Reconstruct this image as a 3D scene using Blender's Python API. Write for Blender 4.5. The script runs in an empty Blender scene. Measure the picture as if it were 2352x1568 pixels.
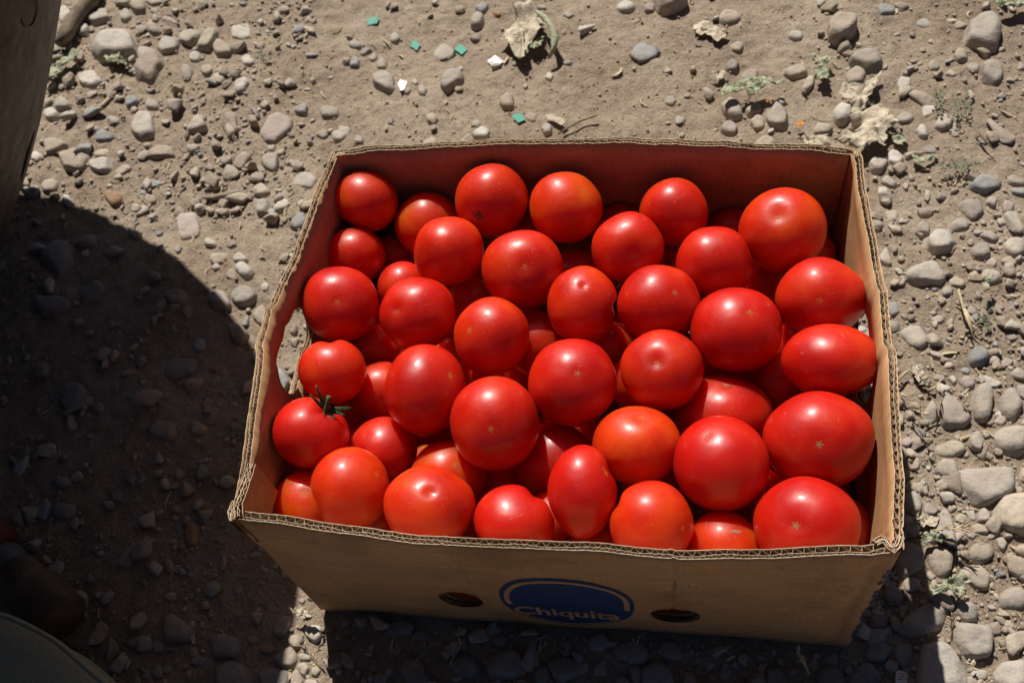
import bpy, math, random
import numpy as np
from mathutils import Matrix, Vector

random.seed(7)
rng = np.random.default_rng(11)
sc = bpy.context.scene

# ------------------------------------------------------------------ camera
CAM = np.array([0.0934, -0.4567, 0.9110])
ROT = (0.5775, 0.1324, 0.1101)
FPX = 2212.9                       # focal length in photo pixels of a 2352 px wide copy
cam_data = bpy.data.cameras.new('camera')
cam = bpy.data.objects.new('camera', cam_data)
sc.collection.objects.link(cam)
sc.camera = cam
cam.location = CAM
cam.rotation_euler = ROT
cam_data.sensor_width = 36.0
cam_data.lens = FPX / 2352.0 * 36.0
cam_data.clip_start = 0.01
cam_data.clip_end = 400.0
cam_data.dof.use_dof = True
cam_data.dof.focus_distance = 0.77
cam_data.dof.aperture_fstop = 11.0

# ------------------------------------------------------------------ sky, sun, exposure
SUN = np.array([-0.285, 0.790, 1.0]); SUN /= np.linalg.norm(SUN)
elev = math.asin(SUN[2]); azim = math.atan2(SUN[0], SUN[1])
world = bpy.data.worlds.new('World'); sc.world = world; world.use_nodes = True
wn = world.node_tree.nodes; wl = world.node_tree.links
wn.clear()
sky = wn.new('ShaderNodeTexSky'); sky.sky_type = 'NISHITA'; sky.sun_disc = False
sky.sun_elevation = elev; sky.sun_rotation = azim
sky.altitude = 1800.0; sky.air_density = 0.35; sky.dust_density = 3.0; sky.ozone_density = 0.4
bg = wn.new('ShaderNodeBackground'); bg.inputs['Strength'].default_value = 0.05
wo = wn.new('ShaderNodeOutputWorld')
wl.new(sky.outputs[0], bg.inputs['Color']); wl.new(bg.outputs[0], wo.inputs['Surface'])
sun_data = bpy.data.lights.new('sun', 'SUN'); sun_data.energy = 5.0; sun_data.angle = math.radians(0.53)
sun_data.color = (1.0, 0.955, 0.88)
sun = bpy.data.objects.new('sun', sun_data); sc.collection.objects.link(sun)
sun.rotation_euler = Vector(SUN).to_track_quat('Z', 'Y').to_euler()
sun.location = (-1.0, 2.6, 3.1)
sc.view_settings.view_transform = 'Standard'; sc.view_settings.look = 'None'
sc.view_settings.gamma = 1.0; sc.view_settings.use_curve_mapping = False
sc.view_settings.exposure = 0.28
sc.render.engine = 'CYCLES'
sc.cycles.max_bounces = 8; sc.cycles.diffuse_bounces = 5

# ------------------------------------------------------------------ measuring helpers
M3 = np.array(Matrix(cam.rotation_euler.to_matrix()))
def ray(px, py):
    return M3 @ np.array([(px - 1176.0) / FPX, -(py - 784.0) / FPX, -1.0])
def on_z(px, py, z=0.0):
    d = ray(px, py); return CAM + (z - CAM[2]) / d[2] * d
def on_x(px, py, x):
    d = ray(px, py); return CAM + (x - CAM[0]) / d[0] * d
def on_y(px, py, y):
    d = ray(px, py); return CAM + (y - CAM[1]) / d[1] * d
OFF = {1: (0, 0), 2: (1366, 0), 3: (2732, 0), 4: (0, 910), 5: (2732, 910), 6: (0, 1820), 7: (1366, 1820), 8: (2732, 1820)}
def zz(region, x, y):              # a point noted on an enlarged crop -> 2352 px copy
    ox, oy = OFF[region]
    return (ox * 0.574219 + x * 0.33350, oy * 0.574219 + y * 0.33350)

# ------------------------------------------------------------------ object helpers
def link(o, parent=None):
    sc.collection.objects.link(o)
    if parent is not None: o.parent = parent
    return o
def tag(o, label=None, cat=None, group=None, kind=None):
    if label: o['label'] = label
    if cat: o['category'] = cat
    if group: o['group'] = group
    if kind: o['kind'] = kind
    return o
def mesh_obj(name, verts, faces, mat=None, parent=None, smooth=True, loc=None, cols=None):
    me = bpy.data.meshes.new(name)
    verts = np.asarray(verts, dtype=np.float32)
    if isinstance(faces, np.ndarray) and faces.ndim == 2:
        n, k = faces.shape
        me.vertices.add(len(verts)); me.vertices.foreach_set('co', verts.ravel())
        me.loops.add(n * k); me.loops.foreach_set('vertex_index', faces.astype(np.int32).ravel())
        me.polygons.add(n)
        me.polygons.foreach_set('loop_start', np.arange(0, n * k, k, dtype=np.int32))
        me.update(calc_edges=True)
    else:
        me.from_pydata([tuple(map(float, v)) for v in verts], [], [tuple(f) for f in faces])
    me.validate()
    if smooth: me.polygons.foreach_set('use_smooth', np.ones(len(me.polygons), dtype=bool))
    if cols is not None:
        a = me.color_attributes.new('col', 'FLOAT_COLOR', 'POINT')
        c = np.ones((len(verts), 4), dtype=np.float32); c[:, :3] = cols
        a.data.foreach_set('color', c.ravel())
    if mat: me.materials.append(mat)
    o = bpy.data.objects.new(name, me)
    if loc is not None: o.location = loc
    return link(o, parent)
def empty(name, loc=(0, 0, 0)):
    o = bpy.data.objects.new(name, None); o.location = loc; o.empty_display_size = 0.02
    return link(o)

def icosphere(sub):
    t = (1 + 5 ** .5) / 2
    v = [(-1, t, 0), (1, t, 0), (-1, -t, 0), (1, -t, 0), (0, -1, t), (0, 1, t), (0, -1, -t), (0, 1, -t), (t, 0, -1), (t, 0, 1), (-t, 0, -1), (-t, 0, 1)]
    f = [(0, 11, 5), (0, 5, 1), (0, 1, 7), (0, 7, 10), (0, 10, 11), (1, 5, 9), (5, 11, 4), (11, 10, 2), (10, 7, 6), (7, 1, 8), (3, 9, 4), (3, 4, 2), (3, 2, 6), (3, 6, 8), (3, 8, 9), (4, 9, 5), (2, 4, 11), (6, 2, 10), (8, 6, 7), (9, 8, 1)]
    v = [np.array(p) / np.linalg.norm(p) for p in v]
    for _ in range(sub):
        mid = {}; nf = []
        def m(a, b):
            k = (min(a, b), max(a, b))
            if k not in mid:
                p = v[a] + v[b]; v.append(p / np.linalg.norm(p)); mid[k] = len(v) - 1
            return mid[k]
        for a, b, c in f:
            ab, bc, ca = m(a, b), m(b, c), m(c, a)
            nf += [(a, ab, ca), (b, bc, ab), (c, ca, bc), (ab, bc, ca)]
        f = nf
    return np.array(v), np.array(f)
ICO = {s: icosphere(s) for s in (0, 1, 2, 3)}

def hash2(ix, iy, seed):
    h = (ix.astype(np.int64) * 374761393 + iy.astype(np.int64) * 668265263 + seed * 974711) & 0x7fffffff
    h = (h ^ (h >> 13)) * 1274126177 & 0x7fffffff
    h = (h ^ (h >> 16)) & 0xffff
    return h / 32767.5 - 1.0
def vnoise(x, y, scale, seed=0):
    x = np.asarray(x, float) / scale; y = np.asarray(y, float) / scale
    ix = np.floor(x); iy = np.floor(y); fx = x - ix; fy = y - iy
    fx = fx * fx * (3 - 2 * fx); fy = fy * fy * (3 - 2 * fy)
    a = hash2(ix, iy, seed); b = hash2(ix + 1, iy, seed); c = hash2(ix, iy + 1, seed); d = hash2(ix + 1, iy + 1, seed)
    return (a * (1 - fx) + b * fx) * (1 - fy) + (c * (1 - fx) + d * fx) * fy
def ground_h(x, y):
    x = np.asarray(x, float); y = np.asarray(y, float)
    h = 0.0075 * vnoise(x, y, 0.31, 1) + 0.0042 * vnoise(x, y, 0.105, 2) + 0.0022 * vnoise(x, y, 0.042, 3)
    h = h + 0.0016 * vnoise(x, y, 0.017, 4) + 0.0012 * vnoise(x, y, 0.0085, 5)
    h = h + 0.0016 * np.maximum(0, vnoise(x, y, 0.024, 6) * 2 - 0.9) * 1.2
    dx = np.maximum(np.abs(x) - 0.262, 0); dy = np.maximum(np.abs(y) - 0.205, 0)
    f = np.clip(np.hypot(dx, dy) / 0.04, 0, 1)
    return -0.004 + (h) * (0.12 + 0.88 * f) - 0.002 * (1 - f)

# ------------------------------------------------------------------ materials
def new_mat(name):
    m = bpy.data.materials.new(name); m.use_nodes = True
    nt = m.node_tree; nt.nodes.clear()
    out = nt.nodes.new('ShaderNodeOutputMaterial'); b = nt.nodes.new('ShaderNodeBsdfPrincipled')
    nt.links.new(b.outputs[0], out.inputs['Surface'])
    return m, nt, b
def N(nt, t, **kw):
    n = nt.nodes.new('ShaderNode' + t)
    for k, v in kw.items():
        if k in n.inputs: n.inputs[k].default_value = v
        else: setattr(n, k, v)
    return n
def noise(nt, vec, scale, detail=4, rough=0.55):
    n = N(nt, 'TexNoise', Scale=scale, Detail=detail, Roughness=rough)
    nt.links.new(vec, n.inputs['Vector']); return n.outputs['Fac']
def ramp(nt, fac, stops):
    r = nt.nodes.new('ShaderNodeValToRGB'); e = r.color_ramp.elements
    while len(e) < len(stops): e.new(0.5)
    for el, (p, c) in zip(e, stops):
        el.position = p; el.color = (*c, 1) if len(c) == 3 else c
    nt.links.new(fac, r.inputs[0]); return r.outputs[0]
def mix(nt, fac, a, b, mode='MIX'):
    m = nt.nodes.new('ShaderNodeMix'); m.data_type = 'RGBA'; m.blend_type = mode
    for sock, v in ((m.inputs[0], fac), (m.inputs[6], a), (m.inputs[7], b)):
        if hasattr(v, 'is_linked'): nt.links.new(v, sock)
        elif isinstance(v, (int, float)): sock.default_value = v
        else: sock.default_value = (*v, 1)
    return m.outputs[2]
def math_n(nt, op, a, b=None, c=None):
    m = nt.nodes.new('ShaderNodeMath'); m.operation = op
    for i, v in enumerate((a, b, c)):
        if v is None: continue
        if hasattr(v, 'is_linked'): nt.links.new(v, m.inputs[i])
        else: m.inputs[i].default_value = v
    return m.outputs[0]
def bump(nt, b, h, dist, strength=1.0, prev=None):
    n = N(nt, 'Bump', Strength=strength, Distance=dist); nt.links.new(h, n.inputs['Height'])
    if prev is not None: nt.links.new(prev, n.inputs['Normal'])
    nt.links.new(n.outputs[0], b.inputs['Normal']); return n.outputs[0]
def objco(nt): return nt.nodes.new('ShaderNodeTexCoord').outputs['Object']
def geopos(nt): return nt.nodes.new('ShaderNodeNewGeometry').outputs['Position']

# soil
m_soil, nt, b = new_mat('soil')
p = geopos(nt)
c1 = ramp(nt, noise(nt, p, 5, 5), [(0.3, (0.280, 0.212, 0.152)), (0.52, (0.368, 0.288, 0.212)), (0.72, (0.420, 0.340, 0.260))])
c2 = ramp(nt, noise(nt, p, 60, 6, 0.7), [(0.30, (0.72, 0.70, 0.68)), (0.55, (1, 1, 1)), (0.8, (1.10, 1.10, 1.10))])
c = mix(nt, 1.0, c1, c2, 'MULTIPLY')
gr = N(nt, 'TexVoronoi', Scale=260.0); nt.links.new(p, gr.inputs['Vector'])
c3 = ramp(nt, gr.outputs['Distance'], [(0.0, (1.18, 1.16, 1.12)), (0.45, (0.95, 0.95, 0.95)), (0.75, (0.72, 0.72, 0.72))])
c = mix(nt, 0.55, c, mix(nt, 1.0, c, c3, 'MULTIPLY'))
nt.links.new(c, b.inputs['Base Color']); b.inputs['Roughness'].default_value = 0.95
b.inputs['Specular IOR Level'].default_value = 0.2
n1 = bump(nt, b, noise(nt, p, 95, 9, 0.78), 0.0055, 0.9)
n2 = bump(nt, b, gr.outputs['Distance'], 0.0012, 0.7, n1)

# stone (colour stored on the mesh, one colour per stone)
def stone_material(name, bump_s=0.6):
    m, nt, b = new_mat(name)
    at = N(nt, 'Attribute', attribute_name='col'); p = geopos(nt)
    base = at.outputs['Color']
    v1 = ramp(nt, noise(nt, p, 55, 6, 0.65), [(0.28, (0.76, 0.75, 0.74)), (0.5, (1, 1, 1)), (0.75, (1.16, 1.14, 1.11))])
    c = mix(nt, 1.0, base, v1, 'MULTIPLY')
    v2 = ramp(nt, noise(nt, p, 420, 4, 0.8), [(0.30, (0.80, 0.80, 0.80)), (0.5, (1, 1, 1)), (0.72, (1.14, 1.14, 1.14))])
    c = mix(nt, 1.0, c, v2, 'MULTIPLY')
    dust = ramp(nt, noise(nt, p, 28, 7, 0.7), [(0.40, (0, 0, 0)), (0.68, (1, 1, 1))])
    c = mix(nt, math_n(nt, 'MULTIPLY', dust, 0.55), c, (0.345, 0.272, 0.202))
    nt.links.new(c, b.inputs['Base Color']); b.inputs['Roughness'].default_value = 0.82
    b.inputs['Specular IOR Level'].default_value = 0.3
    n1 = bump(nt, b, noise(nt, p, 190, 7, 0.7), 0.0024, bump_s)
    bump(nt, b, noise(nt, p, 45, 3, 0.5), 0.006, 0.6, n1)
    return m
m_stone = stone_material('stone')

# cardboard
def card_mat(name, col, dark=0.78):
    m, nt, b = new_mat(name); p = geopos(nt)
    mp = N(nt, 'Mapping'); mp.inputs['Scale'].default_value = (1, 1, 0.22); nt.links.new(p, mp.inputs['Vector'])
    mp2 = N(nt, 'Mapping'); mp2.inputs['Scale'].default_value = (0.12, 0.12, 1); nt.links.new(p, mp2.inputs['Vector'])
    f1 = ramp(nt, noise(nt, mp.outputs[0], 420, 4, 0.7), [(0.3, (0.86, 0.85, 0.84)), (0.7, (1.1, 1.1, 1.1))])
    f2 = ramp(nt, noise(nt, mp2.outputs[0], 90, 5, 0.6), [(0.3, (0.90, 0.89, 0.87)), (0.7, (1.07, 1.07, 1.07))])
    f3 = ramp(nt, noise(nt, p, 11, 7, 0.66), [(0.34, (dark * .92, dark * 0.90, dark * 0.88)), (0.50, (1, 1, 1)), (0.70, (1.06, 1.06, 1.06))])
    c = mix(nt, 1.0, mix(nt, 1.0, mix(nt, 1.0, col, f1, 'MULTIPLY'), f2, 'MULTIPLY'), f3, 'MULTIPLY')
    nt.links.new(c, b.inputs['Base Color']); b.inputs['Roughness'].default_value = 0.72
    b.inputs['Specular IOR Level'].default_value = 0.15
    bump(nt, b, noise(nt, mp2.outputs[0], 600, 3), 0.0002, 0.5)
    return m
m_card = card_mat('cardboard', (0.470, 0.275, 0.132))
m_flute = card_mat('cardboard_fluting', (0.30, 0.20, 0.12), 0.88)  # shade of the gaps between paper layers is put into this darker tone
m_edge = card_mat('cardboard_cut_edge', (0.66, 0.52, 0.36), 0.86)
m_blue, nt, b = new_mat('blue_print'); p = geopos(nt)
c = ramp(nt, noise(nt, p, 160, 5, 0.7), [(0.3, (0.006, 0.030, 0.10)), (0.7, (0.010, 0.045, 0.145))])
nt.links.new(c, b.inputs['Base Color']); b.inputs['Roughness'].default_value = 0.6
m_card_print = card_mat('cardboard_unprinted', (0.470, 0.275, 0.132))

# tomato skin: pole of the fruit on the local z axis
m_tom, nt, b = new_mat('tomato_skin')
oc = objco(nt); info = N(nt, 'ObjectInfo')
sep = N(nt, 'SeparateXYZ'); nt.links.new(oc, sep.inputs[0])
addr = N(nt, 'VectorMath', operation='ADD'); nt.links.new(oc, addr.inputs[0])
rv = N(nt, 'CombineXYZ'); rs = math_n(nt, 'MULTIPLY', info.outputs['Random'], 10.0)
for i in range(3): nt.links.new(rs, rv.inputs[i])
nt.links.new(rv.outputs[0], addr.inputs[1]); oo = addr.outputs[0]
base = info.outputs['Color']
v = ramp(nt, noise(nt, oo, 26, 3, 0.5), [(0.30, (0.80, 0.45, 0.6)), (0.50, (1, 1, 1)), (0.72, (1.10, 2.6, 1.1))])
c = mix(nt, 1.0, base, v, 'MULTIPLY')
rho = N(nt, 'VectorMath', operation='LENGTH'); cx = N(nt, 'CombineXYZ')
nt.links.new(sep.outputs[0], cx.inputs[0]); nt.links.new(sep.outputs[1], cx.inputs[1]); nt.links.new(cx.outputs[0], rho.inputs[0])
ang = math_n(nt, 'ARCTAN2', sep.outputs[1], sep.outputs[0])
star = math_n(nt, 'ADD', 1.0, math_n(nt, 'MULTIPLY', math_n(nt, 'SINE', math_n(nt, 'MULTIPLY', ang, 5.0)), 0.45))
hal = math_n(nt, 'SUBTRACT', 1.0, math_n(nt, 'DIVIDE', rho.outputs['Value'], math_n(nt, 'MULTIPLY', star, 0.0030)))
hal = math_n(nt, 'MAXIMUM', hal, 0.0); top = math_n(nt, 'GREATER_THAN', sep.outputs[2], 0.0)
hal = math_n(nt, 'MULTIPLY', math_n(nt, 'MULTIPLY', hal, top), info.outputs['Alpha'])
c = mix(nt, math_n(nt, 'MINIMUM', math_n(nt, 'MULTIPLY', hal, 1.1), 0.8), c, (0.62, 0.16, 0.02))
vor = N(nt, 'TexVoronoi', Scale=210.0); nt.links.new(oo, vor.inputs['Vector'])
spot = ramp(nt, vor.outputs['Distance'], [(0.05, (1, 1, 1)), (0.10, (0, 0, 0))])
sel = ramp(nt, noise(nt, oo, 90, 2), [(0.55, (0, 0, 0)), (0.6, (1, 1, 1))])
c = mix(nt, math_n(nt, 'MULTIPLY', math_n(nt, 'MULTIPLY', spot, sel), 0.55), c, (0.75, 0.30, 0.14))
nt.links.new(c, b.inputs['Base Color'])
b.inputs['Subsurface Weight'].default_value = 1.0
b.inputs['Subsurface Radius'].default_value = (1.0, 0.10, 0.05)
b.inputs['Subsurface Scale'].default_value = 0.060
rr = ramp(nt, noise(nt, oo, 40, 5, 0.65), [(0.3, (0.37, 0.37, 0.37)), (0.7, (0.47, 0.47, 0.47))])
nt.links.new(rr, b.inputs['Roughness'])
b.inputs['Specular IOR Level'].default_value = 0.40
b.inputs['Coat Weight'].default_value = 0.18; b.inputs['Coat Roughness'].default_value = 0.19
n1 = bump(nt, b, noise(nt, oo, 900, 3, 0.6), 0.00012, 0.25)
n2 = bump(nt, b, noise(nt, oo, 42, 2, 0.5), 0.0030, 0.35, n1)
mps = N(nt, 'Mapping'); mps.inputs['Scale'].default_value = (1, 1, .06); nt.links.new(oo, mps.inputs['Vector'])
scr = ramp(nt, noise(nt, mps.outputs[0], 420, 2, .5), [(.30, (0, 0, 0)), (.335, (1, 1, 1))])
bump(nt, b, scr, 0.0003, 0.5, n2)

def plain(name, col, rough=0.7, var=0.25, scale=120, spec=0.4, metal=0.0, bmp=0.0):
    m, nt, b = new_mat(name); p = geopos(nt)
    lo = tuple(x * (1 - var) for x in col); hi = tuple(min(1, x * (1 + var)) for x in col)
    nt.links.new(ramp(nt, noise(nt, p, scale, 5, 0.65), [(0.3, lo), (0.7, hi)]), b.inputs['Base Color'])
    b.inputs['Roughness'].default_value = rough; b.inputs['Specular IOR Level'].default_value = spec
    b.inputs['Metallic'].default_value = metal
    if bmp: bump(nt, b, noise(nt, p, scale * 2, 5, 0.7), bmp, 0.8)
    return m
m_scar = plain('dry_scar', (0.26, 0.165, 0.09), 1.0, 0.35, 900, 0.05)
m_stemscar = plain('corky_stem_scar', (0.22, 0.10, 0.04), 0.85, 0.5, 500)
m_calyx = plain('green_calyx', (0.045, 0.085, 0.028), 0.6, 0.4, 300)
m_stemcut = plain('cut_stem', (0.22, 0.26, 0.12), 0.7)
m_leaf_tan = plain('dry_leaf_tan', (0.52, 0.445, 0.335), 0.9, 0.35, 110, 0.2, 0, 0.004)
m_leaf_green = plain('dry_leaf_green', (0.36, 0.37, 0.25), 0.9, 0.35, 110, 0.2, 0, 0.004)
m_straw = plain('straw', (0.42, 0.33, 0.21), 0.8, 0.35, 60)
m_teal = plain('green_plastic', (0.012, 0.22, 0.15), 0.6, 0.3, 80)
m_white = plain('white_plastic', (0.66, 0.64, 0.60), 0.5, 0.15, 90)
m_weed = plain('weed_green', (0.13, 0.145, 0.085), 0.8, 0.35, 200)
m_orange = plain('orange_peel', (0.55, 0.22, 0.03), 0.6, 0.3, 90)
m_red_print = plain('red_print', (0.5, 0.03, 0.03), 0.6)
m_wood = plain('weathered_wood', (0.20, 0.155, 0.11), 0.9, 0.4, 90, 0.2, 0, 0.003)
m_olive = plain('olive_canvas', (0.27, 0.25, 0.17), 0.9, 0.18, 260, 0.2, 0, 0.0006)
m_hem = plain('pale_hem', (0.30, 0.29, 0.20), 0.9, 0.15, 200)
m_knob = plain('red_rubber', (0.075, 0.013, 0.010), 0.6, 0.3, 90)
m_collar = plain('grey_collar', (0.07, 0.065, 0.065), 0.6, 0.3, 90)
m_rust = plain('rusty_shaft', (0.085, 0.052, 0.036), 0.75, 0.6, 60, 0.4, 0, 0.001)

m_metal, nt, b = new_mat('dusty_metal'); p = geopos(nt)
c = ramp(nt, noise(nt, p, 14, 8, 0.7), [(0.3, (0.014, 0.012, 0.010)), (0.55, (0.028, 0.023, 0.019)), (0.75, (0.060, 0.050, 0.041))])
mp = N(nt, 'Mapping'); mp.inputs['Scale'].default_value = (1, 1, 0.6); nt.links.new(p, mp.inputs['Vector'])
sp = ramp(nt, noise(nt, mp.outputs[0], 90, 6, 0.75), [(0.62, (0, 0, 0)), (0.72, (1, 1, 1))])
c = mix(nt, math_n(nt, 'MULTIPLY', sp, 0.5), c, (0.24, 0.205, 0.17))
nt.links.new(c, b.inputs['Base Color']); b.inputs['Metallic'].default_value = 0.35
nt.links.new(ramp(nt, noise(nt, p, 40, 6, 0.7), [(0.3, (0.42, 0.42, 0.42)), (0.7, (0.65, 0.65, 0.65))]), b.inputs['Roughness']); b.inputs['Specular IOR Level'].default_value = 0.35
bump(nt, b, noise(nt, p, 30, 6, 0.65), 0.003, 0.6)
m_dark = plain('dark_wire', (0.02, 0.02, 0.02), 0.5)
m_seam = plain('seam', (0.03, 0.026, 0.022), 0.6)
m_straw_shade = plain('dry_grass_shade_tone', (0.23, 0.18, 0.12), 0.9, 0.4, 90)  # straw colour darkened to carry the shade below the box
m_dark_inside = plain('dark_grain', (0.05, 0.04, 0.035), 0.9)
# ------------------------------------------------------------------ ground: one sheet, fine near the box, coarse to the horizon
def axis(lo, hi, step, far):
    a = list(np.arange(lo, hi + step / 2, step)); s = step; x = a[-1]; up = []
    while x < far: s *= 1.28; x += s; up.append(x)
    s = step; x = a[0]; dn = []
    while x > -far: s *= 1.28; x -= s; dn.append(x)
    return np.array(dn[::-1] + a + up)
gx = axis(-1.12, 0.72, 0.0034, 150.0); gy = axis(-0.42, 0.92, 0.0034, 150.0)
X, Y = np.meshgrid(gx, gy)
far_f = np.clip(1 - (np.maximum(np.abs(X), np.abs(Y)) - 3) / 10, 0, 1)
Z = ground_h(X, Y) * far_f
nx, ny = len(gx), len(gy)
idx = np.arange(nx * ny).reshape(ny, nx)
q = np.stack([idx[:-1, :-1], idx[:-1, 1:], idx[1:, 1:], idx[1:, :-1]], -1).reshape(-1, 4)
ground = mesh_obj('ground', np.stack([X, Y, Z], -1).reshape(-1, 3), q, m_soil)
tag(ground, kind='structure')
# ------------------------------------------------------------------ stones
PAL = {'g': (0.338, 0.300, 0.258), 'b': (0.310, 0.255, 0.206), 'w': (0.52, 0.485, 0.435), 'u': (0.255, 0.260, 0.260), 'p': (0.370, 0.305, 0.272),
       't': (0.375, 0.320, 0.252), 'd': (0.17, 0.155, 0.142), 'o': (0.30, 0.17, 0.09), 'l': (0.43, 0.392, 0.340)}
def planes_surface(n, planes, p):
    s = np.zeros(len(n))
    for m, d in planes:
        s += (np.maximum(0, n @ m) / max(d, 1e-4)) ** p
    return np.maximum(s, 1e-9) ** (-1.0 / p)
def rough(n, seed, amp):
    r = np.random.default_rng(seed); out = np.zeros(len(n))
    for f, a in ((2.2, 1.0), (4.5, 0.55), (9.0, 0.3)):
        for _ in range(3):
            d = r.normal(size=3); d /= np.linalg.norm(d)
            out += a * np.sin(f * (n @ d) * 1.6 + r.uniform(0, 6.28)) / 3
    return 1 + amp * out
def build_stone(poly, h, p, seed, sub):
    """poly: ground outline (k,2) around its centroid; h: height."""
    r = np.random.default_rng(seed)
    n, f = ICO[sub]
    k = len(poly); planes = []
    for i in range(k):
        a, b_ = poly[i], poly[(i + 1) % k]
        e = b_ - a; ln = np.hypot(*e)
        if ln < 1e-5: continue
        m = np.array([e[1], -e[0]]) / ln; d = float(m @ a)
        if d < 0: m, d = -m, -d
        tl = r.uniform(0.05, 0.32)
        mm = np.array([m[0] * math.cos(tl), m[1] * math.cos(tl), math.sin(tl)])
        planes.append((mm, max(d, 0.002)))
        planes.append((np.array([m[0] * math.cos(.9), m[1] * math.cos(.9), math.sin(.9)]), max(d, 0.002) * math.cos(.9) + h * 0.62 * math.sin(.9)))
    tx, ty = r.uniform(-.13, .13, 2)
    up = np.array([tx, ty, 1.0]); up /= np.linalg.norm(up)
    for _ in range(4):                                        # a few broken facets
        a_ = r.uniform(0, 6.283); t_ = r.uniform(.25, 1.0); mm = np.array([math.cos(a_) * math.cos(t_), math.sin(a_) * math.cos(t_), math.sin(t_)])
        sup = max(float(q_ @ mm[:2]) for q_ in poly); planes.append((mm, max(.003, (sup + h * .62 * mm[2]) * r.uniform(.66, .86))))
    p = p * 2.0
    planes.append((up, h * 0.66)); planes.append((np.array([0, 0, -1.0]), h * 0.7))
    rad = planes_surface(n, planes, p) * rough(n, seed, 0.06)
    return n * rad[:, None], f
def poly_area(P):
    x, y = P[:, 0], P[:, 1]; return abs(np.dot(x, np.roll(y, -1)) - np.dot(y, np.roll(x, -1))) / 2
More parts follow.
